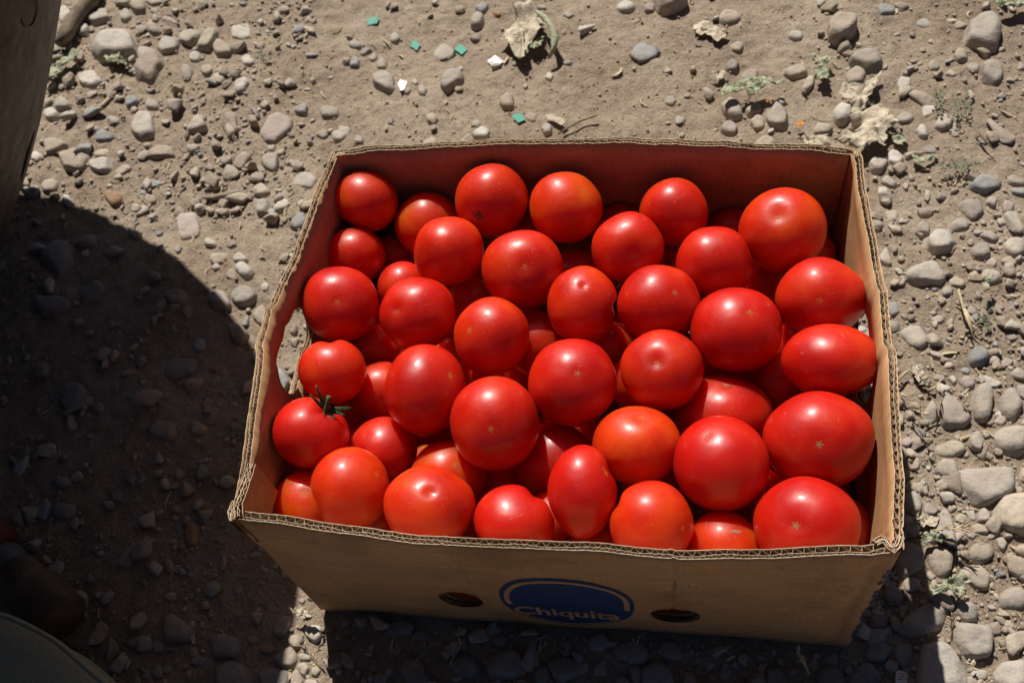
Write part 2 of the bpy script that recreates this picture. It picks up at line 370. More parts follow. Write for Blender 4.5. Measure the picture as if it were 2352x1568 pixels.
# (crop, height factor, edge sharpness, colour, outline on the crop, label)
STONES = [
 (1, .45, 9, 'l', [(625,335),(700,250),(865,205),(925,260),(935,350),(860,395),(690,410)], 'broad pale slab stone near the top left, over the yellowing leaf scrap'),
 (1, .55, 7, 'b', [(925,490),(1000,360),(1080,345),(1125,430),(1060,570),(940,555)], 'dark brown rough pitted stone just below right of the broad pale slab'),
 (1, .35, 6, 'g', [(930,360),(960,315),(1040,320),(1060,350),(960,420)], None),
 (1, .35, 8, 'l', [(540,540),(580,490),(650,490),(705,560),(640,615),(570,600)], 'roundish pale flat stone with a small dark hollow, below left of the broad slab'),
 (1, .35, 9, 'l', [(890,860),(940,790),(1040,785),(1070,860),(1060,960),(1000,990),(920,930)], 'pale smooth stone with a notched right side, in the dirt left of the pinkish slab'),
 (1, .22, 12, 'p', [(1775,900),(1870,745),(2005,800),(1995,860),(1850,1000),(1780,950)], 'large flat pinkish grey slab with straight broken edges behind the box\'s back left corner'),
 (1, .5, 9, 'b', [(1455,320),(1500,240),(1580,310),(1600,370),(1490,380)], 'wedge shaped brown stone at the right end of the row of stones at top left'),
 (1, .45, 8, 't', [(1355,330),(1430,200),(1500,190),(1500,250),(1440,340)], None),
 (1, .45, 10, 'l', [(1225,230),(1370,205),(1370,270),(1310,310),(1240,290)], None),
 (1, .4, 10, 'l', [(1080,320),(1140,250),(1240,260),(1230,340),(1110,355)], None),
 (1, .45, 5, 'g', [(1230,450),(1280,425),(1325,480),(1310,550),(1260,560)], None),
 (1, .4, 5, 'l', [(1620,560),(1690,540),(1725,590),(1700,660),(1630,660)], 'small pale oval pebble standing alone above the pinkish slab'),
 (1, .12, 9, 'l', [(1575,160),(1700,145),(1735,260),(1680,275),(1600,250)], 'flat pale square stone sunk level in the dirt near the top left'),
 (1, .45, 11, 'b', [(400,1130),(420,1060),(600,1000),(615,1080),(560,1180),(420,1150)], 'brown blocky stone with a dark gap beneath, near the left container'),
 (1, .45, 8, 'l', [(610,1110),(690,1085),(790,1100),(760,1180),(680,1190),(620,1160)], 'pale lumpy stone directly right of the brown blocky stone'),
 (1, .3, 10, 't', [(290,960),(370,950),(490,990),(400,1040),(320,1060)], None),
 (1, .35, 7, 'u', [(640,940),(700,890),(800,930),(790,965),(660,970)], None),
 (1, .5, 4, 'w', [(300,760),(355,748),(410,780),(390,830),(320,830)], 'almost white egg shaped pebble beside the left container'),
 (1, .45, 7, 'g', [(370,700),(430,660),(500,720),(470,755),(380,750)], None),
 (1, .5, 9, 'u', [(865,710),(920,660),(970,690),(950,730),(880,755)], 'small blue grey angular stone left of the notched pale stone, higher up'),
 (1, .45, 9, 'g', [(990,700),(1040,680),(1110,720),(1090,755),(1010,750)], None),
 (1, .5, 10, 'u', [(2010,730),(2080,680),(2110,710),(2095,760),(2030,765)], 'small blue grey pyramid stone at the right tip of the pinkish slab'),
 (1, .35, 5, 'g', [(2190,730),(2260,700),(2340,730),(2320,790),(2210,790)], None),
 (1, .55, 9, 'g', [(1780,1100),(1840,1040),(1905,1035),(1910,1110),(1890,1175),(1810,1145)], 'grey stone with a dark broken right face below the pinkish slab'),
 (1, .13, 5, 'g', [(2005,1230),(2050,1180),(2130,1175),(2185,1230),(2150,1310),(2030,1300)], 'flat round grey stone sunk in the dirt beside the box\'s left rim'),
 (1, .5, 8, 't', [(1730,1290),(1800,1240),(1860,1310),(1830,1350),(1740,1330)], None),
 (1, .55, 12, 'l', [(1755,1370),(1840,1355),(1850,1430),(1820,1480),(1760,1460)], 'small squared off pale block with a dark foot left of the box\'s left rim'),
 (1, .4, 8, 'l', [(1870,1420),(1970,1360),(2000,1400),(1960,1450),(1880,1455)], None),
 (1, .4, 4, 'u', [(1985,1545),(2030,1470),(2095,1430),(2110,1560),(2040,1600)], 'smooth bluish pebble half hidden behind the box\'s left rim'),
 (1, .35, 9, 'b', [(990,1080),(1060,990),(1180,1000),(1200,1070),(1100,1095)], None),
 (1, .6, 9, 'g', [(1280,900),(1370,785),(1430,870),(1420,900),(1310,925)], 'grey pyramid shaped stone right of the notched pale stone'),
 (1, .5, 6, 't', [(1550,900),(1590,840),(1670,880),(1620,950),(1570,960)], None),
 (1, .4, 6, 't', [(645,1050),(740,1020),(760,1050),(740,1080),(650,1085)], None),
 (1, .3, 10, 't', [(770,1180),(860,1110),(900,1150),(800,1210)], None),
 (1, .4, 8, 'g', [(260,1280),(320,1205),(390,1240),(370,1300),(280,1315)], None),
 (1, .5, 8, 'w', [(400,1370),(450,1320),(500,1380),(460,1415)], None),
 (1, .5, 5, 'o', [(700,1330),(750,1290),(830,1320),(830,1380),(770,1420),(720,1370)], 'crumbly rust brown clod among grey stones on the left, above the shadow'),
 (1, .12, 9, 'p', [(1200,1490),(1225,1440),(1340,1420),(1365,1600),(1300,1650),(1225,1620)], 'flat brownish slab sunk in the dirt between the shadow and the box'),
 (1, .4, 6, 'g', [(590,120),(650,80),(740,60),(760,130),(640,165)], None),
 (1, .55, 6, 'w', [(530,200),(580,155),(625,190),(600,235),(540,235)], 'round whitish stone right beside the weathered stick'),
 (1, .5, 8, 'l', [(820,80),(870,50),(915,100),(880,150),(830,140)], None),
 (1, .5, 7, 't', [(890,40),(940,0),(1000,30),(1000,80),(940,100)], None),
 (1, .3, 7, 'g', [(980,10),(1080,-20),(1120,20),(1050,40)], None),
 (1, .4, 6, 'l', [(395,100),(450,30),(500,100),(440,200)], None),
 (1, .4, 5, 'w', [(195,1080),(240,1020),(295,1060),(260,1110)], None),
 (1, .5, 7, 't', [(1380,460),(1450,440),(1470,480),(1430,520),(1385,510)], None),
 (1, .35, 7, 'l', [(1290,370),(1350,345),(1400,390),(1350,430),(1300,410)], None),
 (1, .45, 9, 'g', [(2160,910),(2230,860),(2260,900),(2220,935)], None),
 (1, .35, 5, 'l', [(2270,900),(2360,865),(2400,900),(2350,960),(2290,955)], None),
 (1, .5, 5, 'b', [(1010,160),(1050,150),(1110,210),(1080,250),(1020,220)], None),
 (1, .35, 6, 'l', [(1660,400),(1710,375),(1765,420),(1740,460),(1680,460)], None),
 (2, .6, 10, 'g', [(880,80),(940,50),(980,90),(970,150),(930,175),(885,150)], 'grey cube like stone near the top edge, left of the dried cabbage leaf'),
 (2, .5, 9, 'u', [(900,20),(1000,-10),(1010,40),(960,70)], None),
 (2, .5, 9, 'g', [(200,500),(270,455),(345,490),(365,600),(340,630),(250,580),(205,550)], 'large grey angular stone next to the upright white chip, above the box'),
 (2, .5, 10, 'g', [(670,590),(700,490),(790,450),(840,500),(840,550),(720,620)], 'grey leaning block stone with a shadow behind it, above the box\'s back rim'),
 (2, .6, 7, 'b', [(1080,700),(1140,615),(1185,660),(1185,735),(1110,740)], 'brownish peaked stone just above the lowest green plastic chip'),
 (2, .75, 4, 'p', [(2140,-60),(2330,-80),(2400,-10),(2330,60),(2260,100),(2190,75)], 'big smooth purplish stone cut by the top edge, casting a long dark shadow'),
 (2, .35, 4, 'l', [(1890,30),(1940,-5),(2020,10),(2025,60),(1960,80),(1905,65)], None),
 (2, .4, 7, 'g', [(2080,40),(2110,10),(2160,20),(2150,70),(2090,70)], None),
 (2, .4, 7, 'l', [(1520,100),(1560,80),(1610,100),(1560,130)], None),
 (2, .5, 6, 't', [(220,420),(260,345),(305,390),(300,435),(240,440)], None),
 (2, .4, 5, 'g', [(160,360),(220,320),(240,360),(200,390)], None),
 (2, .4, 7, 'u', [(110,345),(170,290),(200,310),(150,355)], None),
 (2, .5, 7, 'g', [(35,280),(80,240),(130,280),(120,310),(60,310)], None),
 (2, .45, 11, 'u', [(35,445),(85,360),(115,390),(110,440)], None),
 (2, .5, 4, 'l', [(320,220),(370,200),(400,230),(370,265),(325,255)], None),
 (2, .6, 6, 'g', [(515,600),(550,560),(585,600),(570,655),(530,640)], None),
 (2, .5, 6, 't', [(415,600),(455,565),(475,600),(450,635),(425,625)], None),
 (2, .5, 6, 'g', [(470,540),(500,510),(525,540),(500,560)], None),
 (2, .5, 8, 't', [(570,780),(630,765),(665,810),(640,850),(590,830)], None),
 (2, .5, 6, 'g', [(880,830),(920,795),(965,825),(940,860),(895,860)], None),
 (2, .25, 5, 'b', [(1255,780),(1310,755),(1350,790),(1330,830),(1270,810)], None),
 (2, .6, 6, 'l', [(1370,880),(1400,845),(1450,860),(1445,910),(1400,925)], 'small whitish stone just above the box\'s back rim, below the tan stick piece'),
 (2, .06, 5, 'l', [(610,320),(680,265),(800,300),(800,380),(700,400),(620,360)], None),
 (2, .05, 6, 'u', [(1940,380),(2000,300),(2140,280),(2320,290),(2200,400),(2060,440)], 'flat bluish veined rock showing level through the dust above the box'),
 (2, .35, 6, 'g', [(2220,660),(2270,620),(2310,660),(2280,700),(2230,690)], None),
 (2, .35, 8, 'w', [(900,900),(960,850),(1020,880),(1000,940),(920,940)], None),
 (2, .4, 7, 'g', [(550,950),(610,920),(670,940),(660,985),(560,985)], None),
 (2, .5, 6, 'p', [(80,980),(110,935),(150,960),(150,1000)], None),
 (2, .6, 6, 'd', [(310,840),(330,790),(355,810),(350,850)], None),
 (2, .5, 6, 'g', [(1240,570),(1260,550),(1285,575),(1260,595)], None),
 (2, .3, 6, 'g', [(-30,850),(60,870),(50,920),(-20,950)], None),
 (2, .4, 6, 'l', [(1395,530),(1430,495),(1465,520),(1440,555)], None),
 (2, .4, 6, 'b', [(870,220),(910,190),(965,215),(940,245),(890,245)], None),
 (2, .5, 4, 'o', [(1045,80),(1070,60),(1100,80),(1090,105),(1055,100)], None),
 (3, .7, 8, 'b', [(990,170),(1060,110),(1190,90),(1210,150),(1190,220),(1080,280),(1000,265)], 'tall purplish brown stone with a dark shadow, top right, alone on bare dirt'),
 (3, .45, 4, 'g', [(1140,370),(1200,320),(1320,310),(1400,380),(1380,460),(1280,475),(1160,410)], 'big smooth grey oval stone below the tall purplish brown one'),
 (3, .6, 9, 'g', [(1960,140),(2060,85),(2200,90),(2210,200),(2190,300),(2110,320),(1960,250)], 'largest stone at the top right, grey with rounded corners'),
 (3, .6, 6, 'g', [(2060,430),(2150,390),(2230,440),(2210,530),(2150,580),(2070,520)], 'rough knobbly grey stone near the right edge, under the largest top right stone'),
 (3, .5, 7, 't', [(1120,450),(1200,425),(1280,470),(1240,540),(1140,540)], 'tan lumpy stone touching the underside of the smooth grey oval'),
 (3, .4, 6, 'b', [(230,110),(300,65),(400,90),(400,140),(280,170),(240,150)], 'cracked brown stone near the top edge, right of the purplish one'),
 (3, .35, 12, 'u', [(1340,50),(1360,5),(1470,30),(1470,70),(1360,85)], None),
 (3, .2, 8, 'l', [(1620,110),(1660,80),(1745,120),(1720,160),(1630,150)], None),
 (3, .45, 6, 'l', [(1480,540),(1510,490),(1580,510),(1570,590),(1500,600)], 'pale upright oblong pebble right of the pointed tan leaf'),
 (3, .2, 8, 'l', [(1650,700),(1740,700),(1760,760),(1660,790)], None),
 (3, .5, 7, 'g', [(260,700),(330,655),(410,720),(415,790),(360,805),(280,760)], 'rounded grey stone under the arching green leaf, leftmost of its cluster'),
 (3, .5, 8, 'g', [(570,800),(640,700),(720,760),(720,890),(650,880),(580,840)], 'tall grey stone at the right of the cluster behind the box'),
 (3, .5, 9, 't', [(430,740),(500,685),(550,710),(550,770),(450,790)], None),
 (3, .5, 9, 'p', [(245,850),(320,800),(380,850),(360,910),(280,900)], None),
 (3, .5, 9, 't', [(460,830),(500,790),(565,800),(560,870),(500,895)], None),
 (3, .45, 5, 't', [(470,985),(540,905),(630,920),(650,1000),(560,1020)], 'tan domed stone partly hidden behind the box\'s back rim on the right'),
 (3, .6, 10, 'w', [(1010,780),(1080,690),(1150,690),(1190,760),(1110,840),(1060,820)], 'whitish jagged stone between the two tan leaves'),
 (3, .45, 8, 't', [(690,500),(730,460),(840,440),(860,500),(740,540)], None),
 (3, .4, 7, 't', [(810,610),(860,520),(910,500),(900,580),(850,625)], None),
 (3, .5, 7, 't', [(885,870),(930,815),(1040,850),(1020,895),(920,905)], None),
 (3, .45, 6, 'g', [(1465,790),(1520,750),(1600,780),(1590,820),(1500,830)], None),
 (3, .45, 10, 'g', [(1730,860),(1780,775),(1870,800),(1850,870),(1780,885)], None),
 (3, .55, 4, 'l', [(1600,890),(1640,835),(1700,880),(1690,940),(1630,930)], 'round pale grey pebble right of the crumpled tan leaf'),
 (3, .5, 8, 'g', [(1280,1110),(1330,1045),(1410,1050),(1420,1130),(1370,1170),(1300,1150)], 'grey lumpy stone right outside the box\'s back right corner'),
 (3, .5, 8, 'w', [(1410,1040),(1440,1010),(1500,1020),(1545,1070),(1480,1120),(1420,1090)], 'white rough stone next to the grey lumpy one at the back right corner'),
 (3, .35, 6, 'g', [(1365,1220),(1410,1185),(1480,1240),(1470,1280),(1380,1240)], None),
 (3, .35, 9, 'u', [(1970,1270),(2050,1200),(2200,1230),(2200,1280),(2070,1325),(1980,1300)], 'bluish grey striped flat stone near the right edge'),
 (3, .5, 7, 'g', [(2230,1220),(2270,1190),(2370,1240),(2370,1280),(2240,1250)], None),
 (3, .5, 7, 'u', [(2250,1290),(2370,1300),(2370,1350),(2270,1330)], None),
 (3, .4, 10, 'g', [(1885,1400),(1950,1360),(2050,1370),(2080,1440),(2000,1510),(1960,1480)], 'broad grey angular stone below the bluish striped one'),
 (3, .3, 8, 'g', [(1390,1430),(1450,1400),(1500,1440),(1480,1490),(1430,1500)], None),
 (3, .5, 7, 'g', [(1600,1550),(1650,1500),(1710,1530),(1700,1590),(1600,1590)], None),
 (3, .5, 7, 'g', [(1850,1520),(1920,1485),(1980,1530),(1960,1580),(1850,1580)], None),
 (3, .45, 10, 'p', [(2200,1400),(2230,1370),(2290,1390),(2270,1460),(2210,1460)], None),
 (3, .45, 8, 'g', [(2080,1380),(2130,1330),(2170,1360),(2150,1420)], None),
 (3, .45, 5, 't', [(1870,350),(1900,295),(1970,320),(1970,380),(1900,395)], None),
 (3, .4, 6, 'g', [(1690,430),(1730,375),(1780,400),(1770,450),(1710,460)], None),
 (3, .55, 10, 'd', [(285,450),(330,385),(395,420),(370,480),(300,480)], 'small dark grey chunk above the arching green leaf'),
 (3, .4, 6, 't', [(310,310),(370,270),(420,290),(400,345),(340,335)], None),
 (3, .4, 5, 'l', [(710,230),(770,190),(830,220),(830,260),(760,260)], None),
 (3, .3, 6, 'g', [(1630,1020),(1700,980),(1760,1000),(1760,1040),(1650,1040)], None),
 (3, .4, 6, 'g', [(1960,420),(2010,395),(2060,420),(2040,470),(1980,460)], None),
 (3, .3, 8, 't', [(390,520),(430,460),(540,470),(530,530),(430,550)], None),
 (3, .5, 8, 'g', [(620,680),(700,640),(710,700),(650,710)], None),
 (3, .4, 6, 't', [(1810,480),(1850,440),(1900,470),(1880,500)], None),
 (4, .5, 5, 'd', [(250,220),(400,50),(490,100),(480,230),(400,310),(300,270)], 'big rounded stone in the shade, nearest the container\'s foot'),
 (4, .5, 5, 'd', [(490,100),(570,20),(650,30),(640,110),(540,130)], None),
 (4, .5, 6, 'l', [(860,0),(965,0),(950,40),(890,45)], None),
 (4, .5, 6, 'u', [(1050,0),(1105,0),(1100,25),(1060,30)], None),
 (4, .5, 7, 'l', [(1385,80),(1420,50),(1490,80),(1470,110),(1400,105)], None),
 (4, .5, 5, 'u', [(1185,130),(1215,110),(1240,140),(1210,165)], None),
 (4, .5, 9, 't', [(1425,200),(1460,160),(1560,160),(1560,220),(1470,250)], 'tan blocky stone left of the two whitish ones beside the box\'s left rim'),
 (4, .5, 9, 'w', [(1595,200),(1640,160),(1720,220),(1690,240),(1610,230)], None),
 (4, .5, 4, 'w', [(1615,260),(1670,232),(1740,280),(1740,340),(1670,345),(1620,300)], 'white smooth pebble in sun between the shadow edge and the box'),
 (4, .5, 9, 'l', [(1445,265),(1500,225),(1510,270),(1470,285)], None),
 (4, .3, 6, 't', [(1550,330),(1590,270),(1630,330),(1610,370)], None),
 (4, .5, 6, 'g', [(1575,460),(1640,390),(1740,400),(1775,440),(1740,500),(1640,530),(1590,500)], 'large grey oval stone in sun nearest the box\'s left rim'),
 (4, .45, 5, 'p', [(1420,460),(1490,410),(1560,440),(1600,550),(1500,550),(1430,510)], 'smooth stone crossed by the shadow edge, half lit and half dark'),
 (4, .45, 7, 't', [(1720,580),(1790,505),(1830,550),(1830,640),(1780,660)], 'sunlit tan stone pressed against the left side of the box'),
 (4, .5, 9, 'b', [(1540,650),(1650,645),(1700,710),(1660,780),(1590,760)], 'dark angular stone just inside the shadow, left of the hand hole'),
 (4, .45, 5, 'b', [(1110,450),(1170,400),(1250,410),(1290,470),(1260,520),(1150,510)], None),
 (4, .5, 8, 'd', [(200,460),(380,455),(500,510),(440,560),(300,590),(220,530)], 'long dark stone in the shade below the big rounded one'),
 (4, .3, 5, 'd', [(540,420),(650,340),(700,400),(650,500),(550,530)], None),
 (4, .5, 7, 'b', [(1240,560),(1290,515),(1320,560),(1290,610),(1250,600)], None),
 (4, .55, 4, 'u', [(1310,780),(1360,740),(1410,780),(1390,830),(1330,840)], 'round blue grey pebble alone in the shade left of the box'),
 (4, .18, 7, 'd', [(1090,930),(1200,870),(1350,890),(1330,990),(1200,1060),(1110,1000)], 'large flat dim stone in the middle of the shadow'),
 (4, .45, 6, 'u', [(400,1100),(450,1050),(580,1060),(590,1180),(500,1240),(420,1220)], 'square dim bluish stone in the shade at far left'),
 (4, .35, 6, 'b', [(1000,1380),(1080,1320),(1200,1340),(1230,1400),(1180,1460),(1050,1440)], None),
 (4, .4, 11, 'b', [(1300,1380),(1340,1310),(1420,1370),(1400,1410),(1310,1420)], None),
 (4, .4, 6, 'o', [(1370,1190),(1410,1145),(1445,1170),(1430,1240),(1380,1250)], None),
 (4, .5, 5, 'u', [(630,1220),(680,1195),(720,1230),(690,1270),(640,1260)], None),
 (4, .4, 6, 'l', [(1790,390),(1820,360),(1850,390),(1840,430),(1800,430)], None),
 (5, .65, 8, 'l', [(1675,60),(1740,0),(1860,10),(1900,90),(1830,155),(1740,165),(1680,120)], 'big pale faceted stone, upper one of two beyond the box\'s right rim'),
 (5, .45, 9, 'g', [(1355,160),(1410,105),(1460,235),(1400,245),(1360,200)], None),
 (5, .5, 7, 'l', [(1545,280),(1600,230),(1740,225),(1830,320),(1790,380),(1650,375),(1550,330)], 'big pale wide stone, lower one of two beyond the box\'s right rim'),
 (5, .5, 5, 'g', [(1985,150),(2050,95),(2125,120),(2120,190),(2060,215),(2000,200)], None),
 (5, .5, 7, 'g', [(2205,100),(2250,45),(2370,80),(2370,170),(2290,200),(2215,160)], None),
 (5, .4, 7, 'g', [(2045,310),(2090,275),(2180,290),(2205,360),(2130,390),(2060,350)], None),
 (5, .5, 6, 'g', [(1780,420),(1820,385),(1870,410),(1860,450),(1800,460)], None),
 (5, .4, 8, 't', [(1835,345),(1880,320),(1970,370),(1930,405),(1850,385)], None),
 (5, .35, 10, 'g', [(1485,710),(1570,660),(1640,680),(1690,790),(1640,835),(1560,810)], 'flat grey shield shaped stone alone on dirt right of the box'),
 (5, .65, 4, 'u', [(1960,870),(2010,810),(2100,820),(2130,880),(2070,945),(1980,935)], 'round dark blue grey stone with a dimple, right of the box'),
 (5, .5, 4, 'u', [(1910,970),(1950,945),(1995,970),(1980,1005),(1930,1000)], None),
 (5, .45, 5, 'p', [(1910,1060),(1950,1010),(2010,1030),(2010,1090),(1950,1115)], None),
 (5, .5, 8, 'g', [(1620,1050),(1650,1020),(1730,1040),(1700,1100),(1650,1080)], None),
 (5, .45, 8, 'g', [(1765,1230),(1800,1150),(1890,1145),(1990,1310),(1910,1405),(1790,1360)], 'large grey stone, left of three side by side at the right'),
 (5, .5, 5, 'g', [(1985,1200),(2030,1080),(2110,1060),(2145,1120),(2110,1330),(2010,1320)], 'tall oval grey stone, middle of three side by side at the right'),
 (5, .5, 6, 'g', [(2180,1200),(2230,1095),(2290,1100),(2345,1220),(2270,1340),(2190,1270)], 'hollowed grey stone, right of three side by side at the right'),
 (5, .5, 4, 'g', [(2120,1430),(2190,1370),(2350,1360),(2420,1430),(2350,1550),(2230,1550),(2150,1500)], 'thick rounded grey stone cut by the right edge, halfway down'),
 (5, .35, 7, 't', [(1740,1500),(1850,1450),(1950,1450),(1960,1530),(1850,1577),(1750,1567)], None),
 (5, .5, 8, 'g', [(1970,1450),(2040,1370),(2065,1480),(2050,1550),(1980,1520)], None),
 (5, .5, 9, 't', [(2140,1340),(2180,1280),(2235,1330),(2200,1365)], None),
 (5, .5, 6, 'g', [(2245,1000),(2320,940),(2360,980),(2360,1040),(2270,1030)], None),
 (5, .5, 6, 'g', [(1700,570),(1740,545),(1765,570),(1730,590)], None),
 (5, .3, 6, 'p', [(1720,600),(1770,580),(1820,605),(1780,640),(1730,630)], None),
 (5, .5, 5, 'g', [(1955,550),(1990,525),(2035,570),(2010,595),(1960,580)], None),
 (5, .3, 10, 'g', [(2220,740),(2240,700),(2335,750),(2260,770)], None),
 (5, .45, 9, 'p', [(2190,920),(2230,880),(2285,910),(2250,955),(2200,950)], None),
 (5, .4, 6, 'g', [(1600,10),(1640,-20),(1690,-10),(1650,55)], None),
 (5, .4, 9, 'g', [(2020,30),(2110,10),(2190,60),(2150,90),(2060,60)], None),
 (5, .5, 8, 'l', [(1830,1030),(1860,1005),(1890,1040),(1870,1080)], None),
 (5, .4, 6, 'u', [(1420,480),(1490,490),(1510,560),(1450,600),(1420,570)], None),
 (5, .4, 9, 't', [(2190,220),(2250,190),(2310,240),(2260,270),(2200,250)], None),
 (5, .4, 7, 'p', [(2090,240),(2130,195),(2170,220),(2150,265)], None),
 (5, .4, 7, 'u', [(1700,400),(1750,375),(1775,400),(1740,425)], None),
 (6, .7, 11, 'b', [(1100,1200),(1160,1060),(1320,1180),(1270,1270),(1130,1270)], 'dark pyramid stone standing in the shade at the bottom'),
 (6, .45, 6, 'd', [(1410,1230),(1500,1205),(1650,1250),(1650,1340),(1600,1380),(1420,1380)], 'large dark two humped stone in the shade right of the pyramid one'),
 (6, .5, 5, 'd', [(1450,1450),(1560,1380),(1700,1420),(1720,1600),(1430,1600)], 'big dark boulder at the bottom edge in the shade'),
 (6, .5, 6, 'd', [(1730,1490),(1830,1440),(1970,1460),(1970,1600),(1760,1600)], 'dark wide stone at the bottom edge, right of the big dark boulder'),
 (6, .5, 8, 'b', [(1870,1190),(1900,1110),(1985,1090),(1990,1180),(1930,1240),(1880,1240)], 'brown stone at the shadow edge left of the yellow leaf scrap'),
 (6, .55, 9, 'b', [(1875,1380),(1990,1285),(2045,1390),(1990,1450),(1890,1440)], 'brown pointed stone at the shadow edge by the bottom sunlit strip'),
 (6, .5, 7, 'w', [(2070,1190),(2120,1145),(2200,1160),(2200,1240),(2150,1280),(2100,1240)], 'pale pocked stone with one dark pit in the sunlit strip left of the box\'s front'),
 (6, .5, 7, 't', [(1960,1240),(2050,1215),(2080,1260),(2030,1320),(1980,1290)], None),
 (6, .5, 6, 'l', [(2030,1360),(2080,1330),(2140,1360),(2120,1400),(2050,1400)], None),
 (6, .5, 5, 'g', [(2030,1430),(2080,1405),(2120,1450),(2090,1520),(2050,1490)], 'rounded grey pebble in the sunlit strip near the bottom edge'),
 (6, .5, 6, 't', [(2120,1450),(2160,1430),(2200,1470),(2170,1510),(2120,1500)], None),
 (6, .5, 5, 'g', [(2060,1567),(2100,1525),(2190,1535),(2210,1600)], None),
 (6, .5, 6, 'b', [(1980,1500),(2020,1450),(2070,1520),(2060,1590),(1990,1590)], None),
 (6, .45, 9, 'g', [(780,740),(900,590),(940,640),(880,760),(800,760)], 'paler slab leaning in the shade at lower left'),
 (6, .35, 7, 'o', [(1270,470),(1280,400),(1380,500),(1350,600),(1260,620),(1240,570)], 'reddish brown oblong stone in the shade left of the box\'s front corner'),
 (6, .55, 8, 'l', [(470,950),(520,905),(590,950),(580,1040),(500,1040)], 'pale stone in the shade at the end of the rusty shaft'),
 (6, .4, 9, 'g', [(280,750),(420,700),(420,770),(370,820),(300,790)], None),
 (6, .45, 6, 'd', [(350,380),(400,310),(500,330),(510,370),(460,430),(370,430)], None),
 (6, .4, 7, 'g', [(60,420),(120,370),(170,400),(150,490),(90,460)], None),
 (6, .3, 6, 'd', [(730,230),(780,200),(820,230),(810,300),(740,300)], None),
 (6, .4, 6, 'd', [(850,130),(900,110),(945,150),(910,200),(850,180)], None),
 (6, .5, 5, 'g', [(2040,990),(2070,960),(2095,985),(2070,1015)], None),
 (6, .45, 8, 'o', [(1760,1310),(1800,1280),(1890,1310),(1850,1360),(1780,1340)], None),
 (6, .45, 6, 'u', [(1290,1390),(1340,1360),(1400,1380),(1380,1440),(1300,1430)], None),
 (6, .4, 6, 'd', [(1030,1290),(1070,1260),(1120,1290),(1100,1350),(1040,1340)], None),
 (6, .4, 5, 'd', [(1095,1450),(1130,1425),(1170,1460),(1140,1500),(1100,1490)], None),
 (6, .4, 6, 'd', [(860,1280),(900,1240),(970,1250),(950,1320),(870,1310)], None),
 (6, .4, 6, 'b', [(1690,1250),(1730,1225),(1770,1260),(1720,1300)], None),
 (6, .4, 6, 'b', [(1690,670),(1740,640),(1790,640),(1780,690),(1700,700)], None),
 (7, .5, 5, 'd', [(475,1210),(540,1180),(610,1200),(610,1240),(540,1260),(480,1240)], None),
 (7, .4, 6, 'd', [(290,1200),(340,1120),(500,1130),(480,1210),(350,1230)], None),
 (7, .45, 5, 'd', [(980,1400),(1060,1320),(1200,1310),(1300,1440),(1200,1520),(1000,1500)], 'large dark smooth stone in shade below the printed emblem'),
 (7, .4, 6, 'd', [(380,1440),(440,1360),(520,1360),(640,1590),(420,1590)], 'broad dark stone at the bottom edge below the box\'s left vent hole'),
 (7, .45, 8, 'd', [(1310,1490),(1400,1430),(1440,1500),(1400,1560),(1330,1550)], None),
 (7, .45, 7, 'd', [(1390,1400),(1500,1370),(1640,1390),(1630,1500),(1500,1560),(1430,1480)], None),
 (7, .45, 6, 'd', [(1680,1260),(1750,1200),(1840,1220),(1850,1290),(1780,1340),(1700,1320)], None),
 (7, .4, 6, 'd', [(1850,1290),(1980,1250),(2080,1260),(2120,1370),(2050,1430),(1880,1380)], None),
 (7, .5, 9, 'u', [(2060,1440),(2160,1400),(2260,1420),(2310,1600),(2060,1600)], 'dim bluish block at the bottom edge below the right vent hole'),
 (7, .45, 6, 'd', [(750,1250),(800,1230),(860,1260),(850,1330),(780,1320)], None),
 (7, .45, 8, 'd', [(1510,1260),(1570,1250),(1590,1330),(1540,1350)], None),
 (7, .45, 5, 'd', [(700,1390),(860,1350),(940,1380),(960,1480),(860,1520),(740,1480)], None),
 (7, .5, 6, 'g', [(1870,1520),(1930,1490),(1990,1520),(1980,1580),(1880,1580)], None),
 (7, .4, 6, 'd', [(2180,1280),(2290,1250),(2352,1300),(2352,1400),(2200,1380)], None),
 (7, .5, 6, 'd', [(1030,1250),(1080,1220),(1150,1240),(1130,1290),(1050,1290)], None),
 (8, .35, 11, 'g', [(1905,120),(1940,85),(2280,80),(2345,150),(2340,200),(2200,300),(2010,335),(1950,280)], 'largest flat grey brown slab, at the right edge beside the round beige stone'),
 (8, .5, 5, 't', [(2150,350),(2220,240),(2350,225),(2440,300),(2440,480),(2350,540),(2220,500),(2150,420)], 'big round beige stone with fine lines, cut by the right edge'),
 (8, .55, 9, 'g', [(1745,70),(1790,10),(1880,20),(1900,60),(1890,160),(1830,160),(1745,110)], 'grey blocky stone just left of the largest flat slab'),
 (8, .45, 10, 'g', [(1660,350),(1690,310),(1770,390),(1740,415),(1660,400)], None),
 (8, .5, 9, 'g', [(2030,400),(2080,345),(2130,400),(2110,445),(2040,455)], None),
 (8, .4, 9, 'l', [(1950,370),(2010,355),(2030,440),(1980,440)], None),
 (8, .45, 5, 'g', [(1525,260),(1600,235),(1660,320),(1640,390),(1530,390)], 'shaded grey stone touching the box\'s right side above the front corner'),
 (8, .4, 6, 'p', [(1440,800),(1520,590),(1620,590),(1670,680),(1650,790),(1530,850)], 'large stone beside the box\'s front right corner with a sunlit band between shadows'),
 (8, .45, 6, 't', [(1660,640),(1730,600),(1830,610),(1870,670),(1850,810),(1790,855),(1700,760)], 'large tan stone in sun, touching the banded one at the front right corner'),
 (8, .5, 6, 't', [(1500,880),(1570,825),(1640,850),(1650,910),(1590,950),(1530,930)], 'smaller stone with a slim sunlit wedge below the banded one'),
 (8, .45, 6, 'p', [(1650,830),(1690,790),(1750,830),(1720,865)], None),
